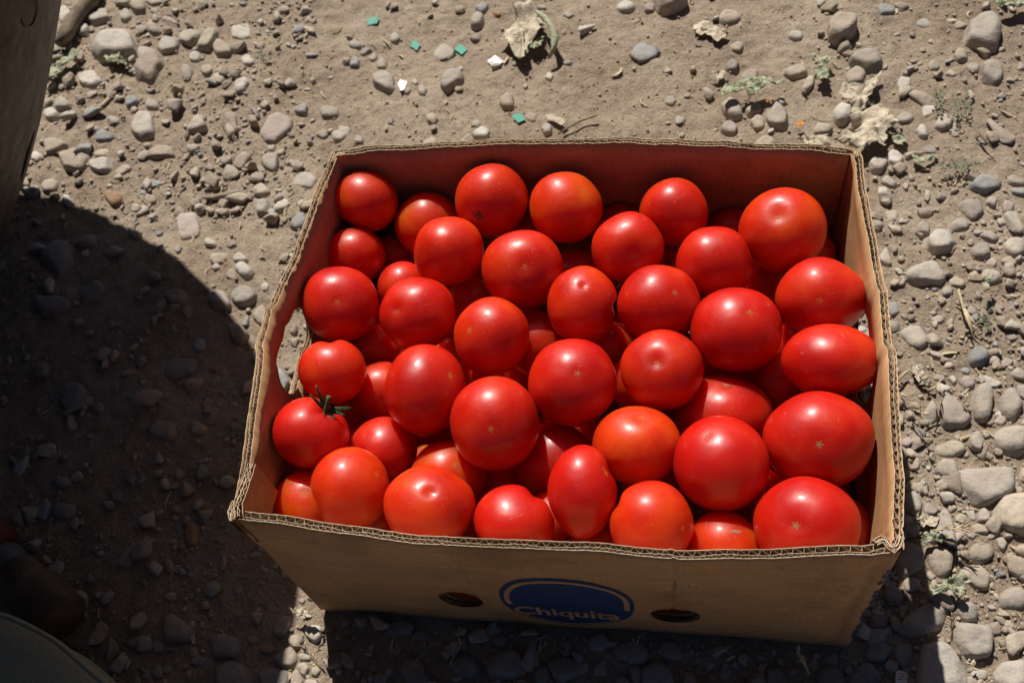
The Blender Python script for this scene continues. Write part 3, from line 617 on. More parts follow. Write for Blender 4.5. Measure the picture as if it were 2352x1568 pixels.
 (8, .45, 5, 'g', [(1465,1190),(1530,1100),(1750,985),(1820,1020),(1820,1150),(1750,1200),(1530,1230)], 'long smooth boulder crossed by the shadow edge right of the box\'s lower corner'),
 (8, .45, 7, 'g', [(1860,1180),(1900,1140),(2130,1160),(2140,1230),(2130,1370),(2030,1400),(1930,1370),(1870,1270)], 'big grey stone with small white flecks in sun, below right of the long boulder'),
 (8, .5, 5, 'l', [(1620,1450),(1660,1300),(1790,1255),(1860,1300),(1990,1520),(1990,1620),(1620,1620)], 'biggest boulder at the bottom, split between shade and bright sun'),
 (8, .35, 7, 't', [(1910,780),(1990,720),(2060,740),(2160,850),(2110,915),(2020,900),(1920,830)], 'tan flat rough stone right of the torn green leaf'),
 (8, .35, 7, 't', [(1970,640),(2030,585),(2150,610),(2145,690),(2070,740),(1980,720)], 'pale tan stone directly above the flat rough one at the right'),
 (8, .5, 5, 'g', [(2180,950),(2240,890),(2350,885),(2420,960),(2350,1055),(2200,1040)], 'smooth grey stone cut by the right edge, low down'),
 (8, .5, 7, 'g', [(1875,1010),(1920,980),(1990,990),(2035,1050),(2030,1130),(1940,1140),(1890,1080)], 'grey brown stone between the long boulder and the torn leaf\'s right'),
 (8, .4, 8, 'l', [(2150,1480),(2210,1410),(2370,1390),(2420,1600),(2160,1600)], 'pale speckled stone in the bottom right corner'),
 (8, .4, 9, 'l', [(1990,1470),(2110,1460),(2110,1530),(2010,1540)], None),
 (8, .4, 5, 't', [(1985,480),(2040,460),(2125,510),(2100,535),(2000,530)], None),
 (8, .5, 6, 'g', [(2090,560),(2140,510),(2180,530),(2130,580)], None),
 (8, .5, 6, 'g', [(2165,560),(2220,540),(2250,590),(2215,655),(2175,620)], None),
 (8, .5, 5, 'g', [(1955,550),(1990,520),(2030,550),(2000,580)], None),
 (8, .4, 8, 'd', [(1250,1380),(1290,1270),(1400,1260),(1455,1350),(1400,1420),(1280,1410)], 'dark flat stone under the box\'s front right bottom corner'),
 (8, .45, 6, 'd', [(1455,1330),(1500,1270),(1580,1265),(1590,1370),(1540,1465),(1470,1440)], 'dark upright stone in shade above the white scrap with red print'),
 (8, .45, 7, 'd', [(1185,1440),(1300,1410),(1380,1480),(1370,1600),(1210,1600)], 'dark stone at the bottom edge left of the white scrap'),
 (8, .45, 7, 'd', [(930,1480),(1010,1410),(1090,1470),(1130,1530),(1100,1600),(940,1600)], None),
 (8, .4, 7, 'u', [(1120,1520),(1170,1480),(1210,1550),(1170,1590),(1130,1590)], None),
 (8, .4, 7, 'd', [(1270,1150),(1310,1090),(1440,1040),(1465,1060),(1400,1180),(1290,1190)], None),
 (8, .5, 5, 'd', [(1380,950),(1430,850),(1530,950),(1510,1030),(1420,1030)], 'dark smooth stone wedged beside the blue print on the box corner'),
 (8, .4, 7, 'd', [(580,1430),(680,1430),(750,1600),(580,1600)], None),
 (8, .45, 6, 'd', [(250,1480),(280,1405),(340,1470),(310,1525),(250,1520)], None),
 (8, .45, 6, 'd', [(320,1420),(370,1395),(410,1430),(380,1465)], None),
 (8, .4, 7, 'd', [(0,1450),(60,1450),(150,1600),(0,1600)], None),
]
GROUP_STONES = 'larger loose stones lying on the dirt around the box'
taken = []                          # (x, y, radius) of placed stones
n_parts = 0
for si, (reg, hf, sharp, colc, pts, lab) in enumerate(STONES):
    px = [zz(reg, *p_) for p_ in pts]
    P0 = np.array([on_z(x, y)[:2] for x, y in px]); s = math.sqrt(poly_area(P0))
    h = hf * s * 0.95
    P = np.array([on_z(x, y, 0.22 * h)[:2] for x, y in px])
    c = P.mean(0); big = s > 0.028
    V, F = build_stone(P - c, h, sharp, 100 + si, 3 if big else 2)
    if colc == 'd' : colr = np.array((0.23, 0.212, 0.196))       # mostly stones in shade, some of it put into this darker grey
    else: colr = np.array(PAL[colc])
    colr = colr * (1 + 0.10 * np.random.default_rng(si).normal())
    z0 = float(ground_h(c[0], c[1])) + 0.08 * h
    o = mesh_obj('stone' if lab else 'pebble', V, F, m_stone, None if lab else ground, loc=(c[0], c[1], z0), cols=np.tile(colr, (len(V), 1)))
    if lab: tag(o, lab, 'stone', GROUP_STONES)
    else: n_parts += 1
    taken.append((c[0], c[1], s * 0.56))
taken = np.array(taken)

# gravel that nobody could count: many small stones in one mesh
def gravel(name, count, smin, smax, variants, seed, embed=0.25):
    soil = name == 'soil_crumbs'
    r = np.random.default_rng(seed); VV = []; FF = []; CC = []; off = 0; made = 0; tries = 0
    pal = [PAL[k] for k in 'ggbbbtttlup'] + [(0.32, 0.262, 0.205)] * 3
    while made < count and tries < count * 8:
        tries += 1
        if r.random() < 0.86: px, py = r.uniform(-330, 2680), r.uniform(-260, 1900); g = on_z(px, py); x, y = g[0], g[1]
        else: x, y = r.uniform(-1.3, 0.9), r.uniform(-0.6, 1.1); px, py = 1200, 0
        dens = 0.5
        if px < 720 and py < 480: dens = 0.95
        if px < 640 and py > 520: dens = 0.26
        if px > 1950 and py > 620: dens = 0.9
        if 720 < px < 1880 and py < 345: dens = 0.07 if smax > .006 else .3
        if px > 1880 and py < 500: dens = 0.30
        dens *= 0.75 + 0.5 * float(vnoise(x, y, 0.09, 21))
        if r.random() > dens: continue
        if abs(x) < 0.262 and abs(y) < 0.20: continue
        sz = smin + (smax - smin) * r.random() ** 3.2
        d = np.hypot(taken[:, 0] - x, taken[:, 1] - y)
        if (d < taken[:, 2] * 0.92 + sz * 0.25).any(): continue
        v, f = variants[r.integers(len(variants))]
        a = r.uniform(0, 6.283); ca, sa = math.cos(a), math.sin(a)
        S = np.array([sz * r.uniform(.75, 1.25), sz * r.uniform(.6, 1.0), sz * r.uniform(.35, .75)]) / 2
        w = v * S; w = np.stack([w[:, 0] * ca - w[:, 1] * sa, w[:, 0] * sa + w[:, 1] * ca, w[:, 2]], 1)
        w += (x, y, float(ground_h(x, y)) + S[2] * (1 - 2 * embed * r.random()))
        VV.append(w); FF.append(f + off); off += len(w); made += 1
        col = np.array((0.375, 0.293, 0.216) if soil else pal[r.integers(len(pal))]) * (1 + 0.12 * r.normal()); CC.append(np.tile(col, (len(w), 1)))
    o = mesh_obj(name, np.concatenate(VV), np.concatenate(FF), m_stone, ground, cols=np.concatenate(CC))
    o['kind'] = 'stuff'; return o
def rock_variants(sub, n, seed):
    out = []
    for i in range(n):
        r = np.random.default_rng(seed + i); nn, f = ICO[sub]; pl = []
        for _ in range(r.integers(11, 17)):
            d = r.normal(size=3); d /= np.linalg.norm(d); pl.append((d, r.uniform(0.6, 1.0)))
        rad = planes_surface(nn, pl, r.choice([7, 12, 20])) * rough(nn, seed + i, 0.07)
        out.append((nn * rad[:, None], f))
    return out
gravel('gravel', 2500, 0.008, 0.024, rock_variants(2, 14, 500), 5, 0.42)
gravel('gravel', 440, 0.014, 0.032, rock_variants(3, 10, 1200), 15, 0.5)
gravel('soil_crumbs', 16000, 0.0016, 0.0055, rock_variants(0, 8, 900), 8, 0.2)
gravel('grit', 10500, 0.0020, 0.0085, rock_variants(1, 10, 700), 6, 0.4)
# ------------------------------------------------------------------ cardboard box
BH = 0.2368; BY = 0.1932
RIM = {   # outer rim measured at rim height: coordinate along the wall -> coordinate across it
 'front': [(-.25,-.1955),(-.187,-.2015),(-.134,-.205),(-.097,-.2078),(-.053,-.208),(.038,-.207),(.094,-.2085),(.14,-.2045),(.185,-.201),(.229,-.197),(.25,-.1925)],
 'back': [(-.25,.197),(-.17,.2035),(-.09,.2085),(0,.2065),(.086,.2055),(.15,.200),(.21,.195),(.25,.1905)],
 'left': [(-.1945,-.2515),(-.151,-.254),(-.116,-.259),(-.074,-.264),(-.043,-.2695),(-.036,-.2725),(-.016,-.2725),(.002,-.2735),(.008,-.2705),(.047,-.265),(.093,-.261),(.134,-.257),(.17,-.254),(.1955,-.2515)],
 'right': [(-.1915,.251),(-.138,.2575),(-.102,.259),(-.065,.2605),(-.028,.2625),(-.022,.2595),(.03,.2605),(.038,.2585),(.089,.2575),(.143,.2545),(.179,.2545),(.1905,.2505)]}
SIDE = {'front': (0, -1, -BY), 'back': (0, 1, BY), 'left': (1, -1, -.25), 'right': (1, 1, .25)}   # along axis, outward sign, base plane
HOLES = {'front': [('ell', -.0945, .0715, .0200, .0245), ('ell', .0960, .0610, .0215, .0235)],
         'back': [('ell', -.0945, .0715, .0200, .0245), ('ell', .0960, .0610, .0215, .0235)],
         'left': [('ob', -.010, .188, .045, .0225), ('ell', -.105, .05, .02, .017), ('ell', .105, .05, .02, .017)],
         'right': [('ob', .012, .172, .050, .027), ('ell', -.105, .05, .02, .017), ('ell', .105, .05, .02, .017)]}
def half_len(side): return .25 if SIDE[side][0] == 0 else BY
def wall_pt(side, a, z, d):
    """a: coordinate along the wall, z: height, d: distance inward from the outer face."""
    ax, sg, base = SIDE[side]; hl = half_len(side)
    pts = RIM[side]; t = np.clip((a + hl) / (2 * hl), 0, 1)
    ta = np.array([p_[0] for p_ in pts]); tb = np.array([p_[1] for p_ in pts])
    tt = (ta - ta[0]) / (ta[-1] - ta[0])
    w = np.clip(z / BH, 0, 1.2) ** 1.35
    al = ta[0] + t * (ta[-1] - ta[0]); ac = np.interp(t, tt, tb)
    k = 1 - d / hl
    along = (a * (1 - w) + al * w) * k; across = base + (ac - base) * w
    across = across + 0.0013 * vnoise(a * 1.0, z * 1.0, 0.05, 31) + 0.0002 * vnoise(a, z, 0.018, 33) - sg * d
    X_, Y_ = (along, across) if ax == 0 else (across, along)
    t = math.exp(-((X_ - .237) / .0045) ** 2); fy = np.clip((-.160 - Y_) / .032, 0, 1); fz = np.clip(math.sin(math.pi * min(1, max(0, z / BH))), 0, 1) ** .5
    return (X_, Y_ + .0042 * t * fy * fz, z)          # dented front right corner
def hole_bounds(side, a):
    out = []
    for kind, ca, cz, ra, rz in HOLES[side]:
        x = abs(a - ca) / ra
        if x >= 1: continue
        if kind == 'ell': hz = rz * math.sqrt(1 - x * x)
        else:
            flat = ra - rz; e = max(0, abs(a - ca) - flat); hz = math.sqrt(max(0, rz * rz - e * e))
        hz += 0.0006 * float(vnoise(a, cz, 0.004, 9))
        if hz > 0: out.append((cz - hz, cz + hz))
    return out
def sheet(name, side, d0f, th, step, mat, parent, nseg=9, ztop=0.0, zs=0.0):
    """a paper sheet of thickness th whose outer face lies d0f(a, z) inward, cut out around the holes."""
    hl = half_len(side); n = int(round(2 * hl / step)); A = np.linspace(-hl, hl, n + 1)
    ex = []
    for kind, ca, cz, ra, rz in HOLES[side]: ex += [ca - ra, ca - ra * .97, ca - ra * .88, ca + ra * .88, ca + ra * .97, ca + ra]
    A = np.unique(np.round(np.concatenate([A, ex]), 6))
    V = []; F = []; E = []
    def column(a, a_mid):
        tops = BH + ztop + 0.0007 * float(vnoise(a, 0, 0.005, 17)) + 0.0013 * float(vnoise(a, 0, 0.035, 18))
        hb = sorted(hole_bounds(side, a)) if a_mid is None else None
        return tops, hb
    for i in range(len(A) - 1):
        a0, a1 = A[i], A[i + 1]; am = (a0 + a1) / 2
        t0, h0 = column(a0, None); t1, h1 = column(a1, None); hm = sorted(hole_bounds(side, am))
        if hm:
            c_ = [h for h in HOLES[side] if abs(am - h[1]) < h[3]][0]
            g0 = h0[0] if h0 else (c_[2], c_[2]); g1 = h1[0] if h1 else (c_[2], c_[2])
            spans = [((zs, g0[0]), (zs, g1[0])), ((g0[1], t0), (g1[1], t1))]
        else: spans = [((zs, t0), (zs, t1))]
        for si_, (s0, s1) in enumerate(spans):
            ns = max(1, int(round(nseg * (s0[1] - s0[0]) / BH)))
            base_i = len(V)
            for k in range(ns + 1):
                f = k / ns
                for a, s in ((a0, s0), (a1, s1)):
                    z = s[0] + (s[1] - s[0]) * f; d = d0f(a, z)
                    V.append(wall_pt(side, a, z, d)); V.append(wall_pt(side, a, z, d + th))
            for k in range(ns):
                b0 = base_i + 4 * k; b1 = b0 + 4
                F.append((b0, b0 + 2, b1 + 2, b1)); F.append((b0 + 1, b1 + 1, b1 + 3, b0 + 3))
            bt = base_i + 4 * ns
            F.append((bt, bt + 2, bt + 3, bt + 1))
            if s0[1] > BH * .9 or side in ('left', 'right'): E.append(len(F) - 1)
            F.append((base_i, base_i + 1, base_i + 3, base_i + 2))
            if side in ('left', 'right'): E.append(len(F) - 1)
    V = np.array(V); F = np.array(F)
    # weld
    key = np.round(V * 2e5).astype(np.int64); _, ui, inv = np.unique(key, axis=0, return_index=True, return_inverse=True)
    V = V[ui]; inv = inv.reshape(-1); F = inv[F]
    emask = np.zeros(len(F), dtype=np.int32); emask[E] = 1
    keep = np.array([len(set(f)) == 4 for f in F]); F = F[keep]; emask = emask[keep]
    if SIDE[side][0] == 0 and SIDE[side][1] > 0 or SIDE[side][0] == 1 and SIDE[side][1] < 0: F = F[:, ::-1].copy()
    o = mesh_obj(name, V, F, mat, parent, smooth=False)
    o.data.materials.append(m_edge)
    if len(o.data.polygons) == len(emask): o.data.polygons.foreach_set('material_index', emask)
    return o
box = empty('cardboard_box', (0, 0, 0))
tag(box, 'open brown cardboard fruit box filled with red tomatoes, round blue emblem on its front', 'box')
def crease(side):
    cr = {'front': [(.094, .0017, .10, 1.0), (-.078, .0012, .12, .8)], 'back': [(-.09, .0010, .0, .8), (.086, .0010, .0, .8)], 'left': [], 'right': [(-.178, .0012, .0, 1.0)]}[side]
    def f(a, z):
        d = 0.0
        for ca, dep, zmin, s in cr:
            if z < zmin: s = s * max(0, 1 - (zmin - z) / .05)
            cc = ca + 0.0016 * float(vnoise(z, 3.3, 0.012, 41))
            d += dep * s * math.exp(-((a - cc) / 0.0016) ** 2)
        return d
    return f
for side in ('front', 'back', 'left', 'right'):
    cf = crease(side); per = {'front': 0.0078, 'back': 0.0078, 'left': 0.0078, 'right': 0.0078}[side]
    sd = {'front': 1, 'back': 2, 'left': 3, 'right': 4}[side]
    crush = lambda a, z, sd=sd: 0.0009 * float(vnoise(a, 0, 0.022, 50 + sd)) + 0.0004 * float(vnoise(a, 0, 0.007, 55 + sd))
    pn = {'front': 'front_panel', 'back': 'back_panel', 'left': 'side_panel', 'right': 'side_panel'}[side]
    panel = sheet(pn, side, lambda a, z: cf(a, z), 0.0004, 0.0022, m_card, box, nseg=16)
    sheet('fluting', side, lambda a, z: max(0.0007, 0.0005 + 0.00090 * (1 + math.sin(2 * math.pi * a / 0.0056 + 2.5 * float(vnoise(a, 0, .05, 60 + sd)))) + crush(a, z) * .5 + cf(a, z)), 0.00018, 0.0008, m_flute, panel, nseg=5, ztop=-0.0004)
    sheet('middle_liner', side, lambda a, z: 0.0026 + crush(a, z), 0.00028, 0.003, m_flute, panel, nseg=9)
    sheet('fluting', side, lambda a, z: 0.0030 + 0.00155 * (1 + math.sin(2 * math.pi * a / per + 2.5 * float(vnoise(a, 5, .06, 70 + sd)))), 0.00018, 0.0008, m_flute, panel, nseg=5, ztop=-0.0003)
    sheet('inner_liner', side, lambda a, z: 0.0063 + cf(a, z) * .8, 0.0004, 0.003, m_card, panel, nseg=12)
bt = [(-.249, -.192, .0015), (.249, -.192, .0015), (.249, .192, .0015), (-.249, .192, .0015), (-.249, -.192, .0065), (.249, -.192, .0065), (.249, .192, .0065), (-.249, .192, .0065)]
mesh_obj('base_panel', bt, [(0, 3, 2, 1), (4, 5, 6, 7), (0, 1, 5, 4), (1, 2, 6, 5), (2, 3, 7, 6), (3, 0, 4, 7)], m_card, box, smooth=False)

# folded and crumpled corners of the rim
def crumple(name, path, width, top, bottom, seed, mat=m_card, label=None):
    """a stack of wavy paper layers following a path in plan."""
    r = np.random.default_rng(seed); path = np.array(path, float); V = []; F = []; E = []
    seg = np.hypot(*np.diff(path, axis=0).T); L = np.concatenate([[0], np.cumsum(seg)]); n = max(8, int(L[-1] / 0.0012))
    S = np.linspace(0, L[-1], n); PX = np.interp(S, L, path[:, 0]); PY = np.interp(S, L, path[:, 1])
    tx = np.gradient(PX); ty = np.gradient(PY); ln = np.hypot(tx, ty) + 1e-9; nx_, ny_ = -ty / ln, tx / ln
    layers = [(0, 0), (.24, 1), (.42, 0), (.66, 1), (1.0, 0)]
    for li, (fo, wavy) in enumerate(layers):
        off = fo * width + (width * .10 * np.sin(S / (0.0058 if wavy else .02) * 6.28 + r.uniform(0, 6)) if wavy else 0) + 0.0003 * r.normal(size=n).cumsum() * .25
        th = 0.00045
        zt = top + 0.0009 * vnoise(S, np.full(n, li * 7.7 + seed), 0.004, seed)
        b0 = len(V)
        for i in range(n):
            for o_, z in ((off[i], bottom), (off[i], zt[i]), (off[i] + th, zt[i]), (off[i] + th, bottom)):
                V.append((PX[i] + nx_[i] * o_, PY[i] + ny_[i] * o_, z))
        for i in range(n - 1):
            a = b0 + 4 * i; c_ = a + 4
            F += [(a, c_, c_ + 1, a + 1), (a + 1, c_ + 1, c_ + 2, a + 2), (a + 2, c_ + 2, c_ + 3, a + 3)]; E += [0, 1, 0]
    o = mesh_obj(name, V, F, mat, box, smooth=False); o.data.materials.append(m_edge)
    o.data.polygons.foreach_set('material_index', E)
    if label: o['label'] = label
    return o
crumple('torn_flap', [(-.2465, -.150), (-.2475, -.170), (-.2495, -.186), (-.2455, -.1965)], 0.0062, BH + .0035, BH - .05, 3, label='torn double layer of cardboard standing at the front left corner')
crumple('corner_fold', [(-.2525, -.181), (-.2540, -.191), (-.2500, -.1985)], 0.0045, BH + .0005, BH - .03, 5)
crumple('corner_fold', [(.2340, -.1900), (.2385, -.1865), (.2410, -.1915), (.2455, -.1945), (.2500, -.1900), (.2530, -.1830)], 0.0040, BH + .0010, BH - .06, 8)
crumple('corner_fold', [(.2400, .1890), (.2455, .1870), (.2475, .1790)], 0.0035, BH + .0005, BH - .10, 9)
crumple('corner_fold', [(-.2470, .1800), (-.2440, .1880), (-.2370, .1905)], 0.0030, BH + .0005, BH - .08, 12)

# printed emblem: blue oval, open ring, lettering
EC = (0.0025, 0.0850); EA, EB = 0.0580, 0.0735
def on_front(u, v, off):
    p_ = wall_pt('front', u, v, -off); return p_
def disc_mesh(a, b_, rings, seg, off, phase=(0, 2 * math.pi), inner=0.0):
    V = []; F = []
    full = abs(phase[1] - phase[0] - 2 * math.pi) < 1e-6; m = seg + 1
    for i in range(rings + 1):
        f = inner + (1 - inner) * i / rings
        for j in range(m):
            t = phase[0] + (phase[1] - phase[0]) * j / seg
            ct, st = math.cos(t), math.sin(t); V.append(on_front(EC[0] + a * f * math.copysign(abs(ct) ** .86, ct), EC[1] + b_ * f * math.copysign(abs(st) ** .9, st), off))
    for i in range(rings):
        for j in range(seg):
            F.append((i * m + j, (i + 1) * m + j, (i + 1) * m + j + 1, i * m + j + 1))
    return V, F
V, F = disc_mesh(EA, EB, 14, 96, 0.0005, inner=0.002)
emblem = mesh_obj('printed_emblem', V, F, m_blue, box, smooth=False)
R_ = math.radians
V, F = disc_mesh(EA * .935, EB * .907, 2, 60, 0.0008, (R_(-11), R_(189)), inner=0.915)
mesh_obj('ring_line', V, F, m_card_print, emblem, smooth=False)
V, F = disc_mesh(EA * .945, EB * .955, 1, 36, 0.0008, (R_(218), R_(317)), inner=0.965)
mesh_obj('ring_line', V, F, m_card_print, emblem, smooth=False)
def letters(text, name, mapper, mat, parent, size=1.0, bold=0.02, center=True, sub=0.0):
    cu = bpy.data.curves.new('lettering', 'FONT'); cu.body = text; cu.size = size; cu.offset = bold; cu.resolution_u = 3
    tmp = bpy.data.objects.new('tmp_text', cu); sc.collection.objects.link(tmp)
    dg = bpy.context.evaluated_depsgraph_get(); me = bpy.data.meshes.new_from_object(tmp.evaluated_get(dg))
    bpy.data.objects.remove(tmp, do_unlink=True); bpy.data.curves.remove(cu)
    co = np.zeros(len(me.vertices) * 3); me.vertices.foreach_get('co', co); co = co.reshape(-1, 3)
    mn, mx = co[:, 0].min(), co[:, 0].max()
    for i, c_ in enumerate(co): me.vertices[i].co = mapper((c_[0] - mn) / (mx - mn), c_[1])
    me.name = name; me.materials.append(mat)
    return link(bpy.data.objects.new(name, me), parent)
def chi_map(f, y):
    u = -0.0480 + 0.0955 * f
    base = 0.0410 - 0.0028 * f
    return on_front(u, base + y * 0.0360, 0.0009)
letters('Chiquita', 'lettering', chi_map, m_card_print, emblem, bold=0.021)

# blue print running up the right outer face beside the corner (only fragments are readable)
FR = [[(1155,1245),(1185,1205),(1250,1165),(1260,1165),(1230,1215),(1200,1250),(1165,1255)],
      [(1190,1180),(1215,1168),(1262,1150),(1255,1162),(1195,1192)],
      [(1215,1140),(1235,1100),(1262,1098),(1250,1135)], [(1252,1100),(1285,1075),(1300,1068),(1285,1095),(1258,1112)],
      [(1233,1088),(1262,1074),(1295,1058),(1295,1066),(1236,1098)], [(1252,1065),(1300,1035),(1318,1032),(1312,1042),(1256,1076)],
      [(1276,1030),(1300,1000),(1325,985),(1330,1000),(1300,1020)], [(1300,975),(1335,955),(1345,965),(1310,985)],
      [(1315,960),(1355,965),(1340,1000),(1325,1000)], [(1312,945),(1345,935),(1360,938),(1350,948),(1318,955)], [(1355,925),(1385,918),(1378,935),(1350,940)],
      [(1338,890),(1365,868),(1378,866),(1380,882),(1345,895)], [(1365,850),(1385,820),(1402,825),(1395,845)], [(1395,855),(1412,860),(1408,868),(1385,865)],
      [(1385,838),(1418,838),(1414,848),(1383,848)], [(1400,800),(1438,792),(1432,815),(1405,825)]]
def px_of(P_):
    c_ = (np.array(P_) - CAM) @ M3; return np.array([1176 + FPX * c_[0] / -c_[2], 784 - FPX * c_[1] / -c_[2]])
def front_from_px(px, py):
    a, z = .24, .1
    for _ in range(25):
        p0 = px_of(on_front(a, z, 0.0007)); e = np.array([px, py]) - p0
        ja = (px_of(on_front(a + 1e-4, z, 0.0007)) - p0) / 1e-4; jz = (px_of(on_front(a, z + 1e-4, 0.0007)) - p0) / 1e-4
        d_ = np.linalg.lstsq(np.stack([ja, jz], 1), e, rcond=None)[0]; a = float(np.clip(a + d_[0] * .7, .19, .2498)); z = float(np.clip(z + d_[1] * .7, .003, BH - .003))
    return a, z
V = []; F = []
for poly in FR:
    b0 = len(V); n = len(poly)
    for p_ in poly: V.append(on_front(*front_from_px(*zz(8, *p_)), 0.0007))
    F.append(tuple(range(b0, b0 + n)))
mesh_obj('blue_side_print', V, F, m_blue, box, smooth=False)
TOM = {  # centre (m), radius, horizontal and vertical stretch
 1: ((-0.2235, 0.1682, 0.1917), 0.0326, 1.035, 0.967),
 2: ((-0.1625, 0.1608, 0.1626), 0.0336, 0.987, 1.013),
 3: ((-0.0920, 0.1646, 0.1970), 0.0364, 0.994, 1.006),
 4: ((-0.0172, 0.1576, 0.1930), 0.0351, 1.018, 0.982),
 5: ((0.0869, 0.1533, 0.1899), 0.0328, 0.981, 1.019),
 6: ((-0.1267, 0.1037, 0.1930), 0.0341, 1.012, 0.988),
 7: ((-0.0520, 0.0824, 0.1930), 0.0381, 1.011, 0.989),
 8: ((0.0444, 0.1073, 0.1962), 0.0336, 1.006, 0.994),
 9: ((0.1869, 0.1287, 0.1945), 0.0400, 1.015, 0.985),
 10: ((0.1247, 0.0921, 0.1930), 0.0339, 1.036, 0.965),
 11: ((-0.2302, 0.1164, 0.1682), 0.0295, 1.015, 0.985),
 12: ((-0.2224, 0.0400, 0.1930), 0.0363, 1.000, 1.000),
 13: ((-0.1807, 0.0911, 0.1500), 0.0258, 0.983, 1.017),
 15: ((-0.1454, 0.0305, 0.1930), 0.0350, 1.017, 0.983),
 16: ((-0.0730, 0.0067, 0.1943), 0.0348, 0.972, 1.029),
 17: ((0.0067, 0.0429, 0.1930), 0.0334, 0.959, 1.042),
 18: ((0.0755, 0.0451, 0.1930), 0.0364, 1.022, 0.979),
 19: ((0.2169, 0.0547, 0.1920), 0.0365, 1.059, 0.944),
 20: ((0.1431, 0.0184, 0.1930), 0.0385, 1.025, 0.976),
 21: ((-0.2137, -0.0345, 0.1940), 0.0305, 1.020, 0.981),
 22: ((-0.1257, -0.0496, 0.1930), 0.0387, 0.952, 1.051),
 23: ((0.0045, -0.0388, 0.1930), 0.0386, 1.015, 0.985),
 24: ((0.0801, -0.0258, 0.1957), 0.0350, 1.011, 0.989),
 25: ((0.2196, -0.0145, 0.1965), 0.0369, 1.125, 0.889),
 26: ((-0.2207, -0.0970, 0.1930), 0.0323, 1.036, 0.965),
 27: ((-0.0585, -0.0835, 0.1973), 0.0391, 0.981, 1.019),
 28: ((-0.1639, -0.0944, 0.1605), 0.0299, 1.013, 0.987),
 29: ((0.0615, -0.0941, 0.1878), 0.0346, 1.043, 0.959),
 30: ((0.1286, -0.1100, 0.1933), 0.0378, 1.000, 1.000),
 31: ((0.2052, -0.0867, 0.1946), 0.0406, 1.057, 0.946),
 32: ((-0.1739, -0.1471, 0.1940), 0.0340, 0.984, 1.016),
 33: ((-0.1022, -0.1617, 0.1979), 0.0353, 1.062, 0.942),
 34: ((0.0201, -0.1408, 0.1950), 0.0322, 0.859, 1.164),
 35: ((-0.0342, -0.1682, 0.1863), 0.0319, 1.057, 0.946),
 36: ((0.0754, -0.1659, 0.1966), 0.0324, 0.995, 1.005),
 37: ((0.1923, -0.1599, 0.1951), 0.0375, 1.036, 0.965),
 38: ((-0.2232, -0.1480, 0.1585), 0.0297, 1.000, 1.000),
 39: ((0.1334, -0.1687, 0.1634), 0.0295, 1.012, 0.988),
 40: ((0.1338, -0.0465, 0.1533), 0.0402, 1.058, 0.945),
 41: ((-0.1023, -0.1142, 0.1547), 0.0324, 1.036, 0.965),
 42: ((-0.0123, -0.0912, 0.1452), 0.0349, 1.011, 0.989),
 43: ((-0.0378, 0.0287, 0.1474), 0.0310, 0.961, 1.041),
 44: ((-0.1963, 0.0222, 0.1395), 0.0256, 1.000, 1.000),
 45: ((-0.1801, -0.0288, 0.1480), 0.0295, 1.028, 0.973),
 46: ((0.1435, 0.1669, 0.1430), 0.0260, 1.000, 1.000),
 47: ((0.0332, 0.1701, 0.1430), 0.0275, 1.000, 1.000),
 48: ((0.2168, 0.1418, 0.1414), 0.0254, 1.000, 1.000),
 49: ((0.0567, -0.0089, 0.1449), 0.0262, 1.000, 1.000),
 50: ((0.1826, -0.0038, 0.1431), 0.0281, 1.000, 1.000),
 51: ((0.2049, 0.0441, 0.1328), 0.0282, 1.000, 1.000),
 52: ((0.2251, -0.1412, 0.1465), 0.0261, 1.000, 1.000),
 53: ((0.1609, -0.1169, 0.1423), 0.0259, 0.986, 1.014),
 54: ((0.0317, -0.1705, 0.1395), 0.0258, 1.014, 0.986),
 55: ((-0.0613, -0.1042, 0.1189), 0.0260, 1.000, 1.000),
 56: ((-0.1610, -0.1550, 0.1395), 0.0252, 1.000, 1.000),
 57: ((-0.0113, -0.1452, 0.1455), 0.0229, 1.000, 1.000),
 58: ((0.0294, 0.0328, 0.1360), 0.0256, 1.000, 1.000),
 59: ((-0.1114, 0.0807, 0.1360), 0.0270, 1.000, 1.000),
 60: ((-0.0111, 0.1186, 0.1360), 0.0271, 1.000, 1.000),
 61: ((0.0837, 0.1196, 0.1360), 0.0258, 1.000, 1.000),
 62: ((-0.2056, 0.1447, 0.1304), 0.0253, 1.000, 1.000),
 64: ((0.1721, 0.1096, 0.1346), 0.0278, 1.000, 1.000),
 65: ((-0.1100, -0.0041, 0.1325), 0.0258, 1.000, 1.000),
 66: ((-0.0625, 0.1727, 0.1325), 0.0264, 1.000, 1.000),
}
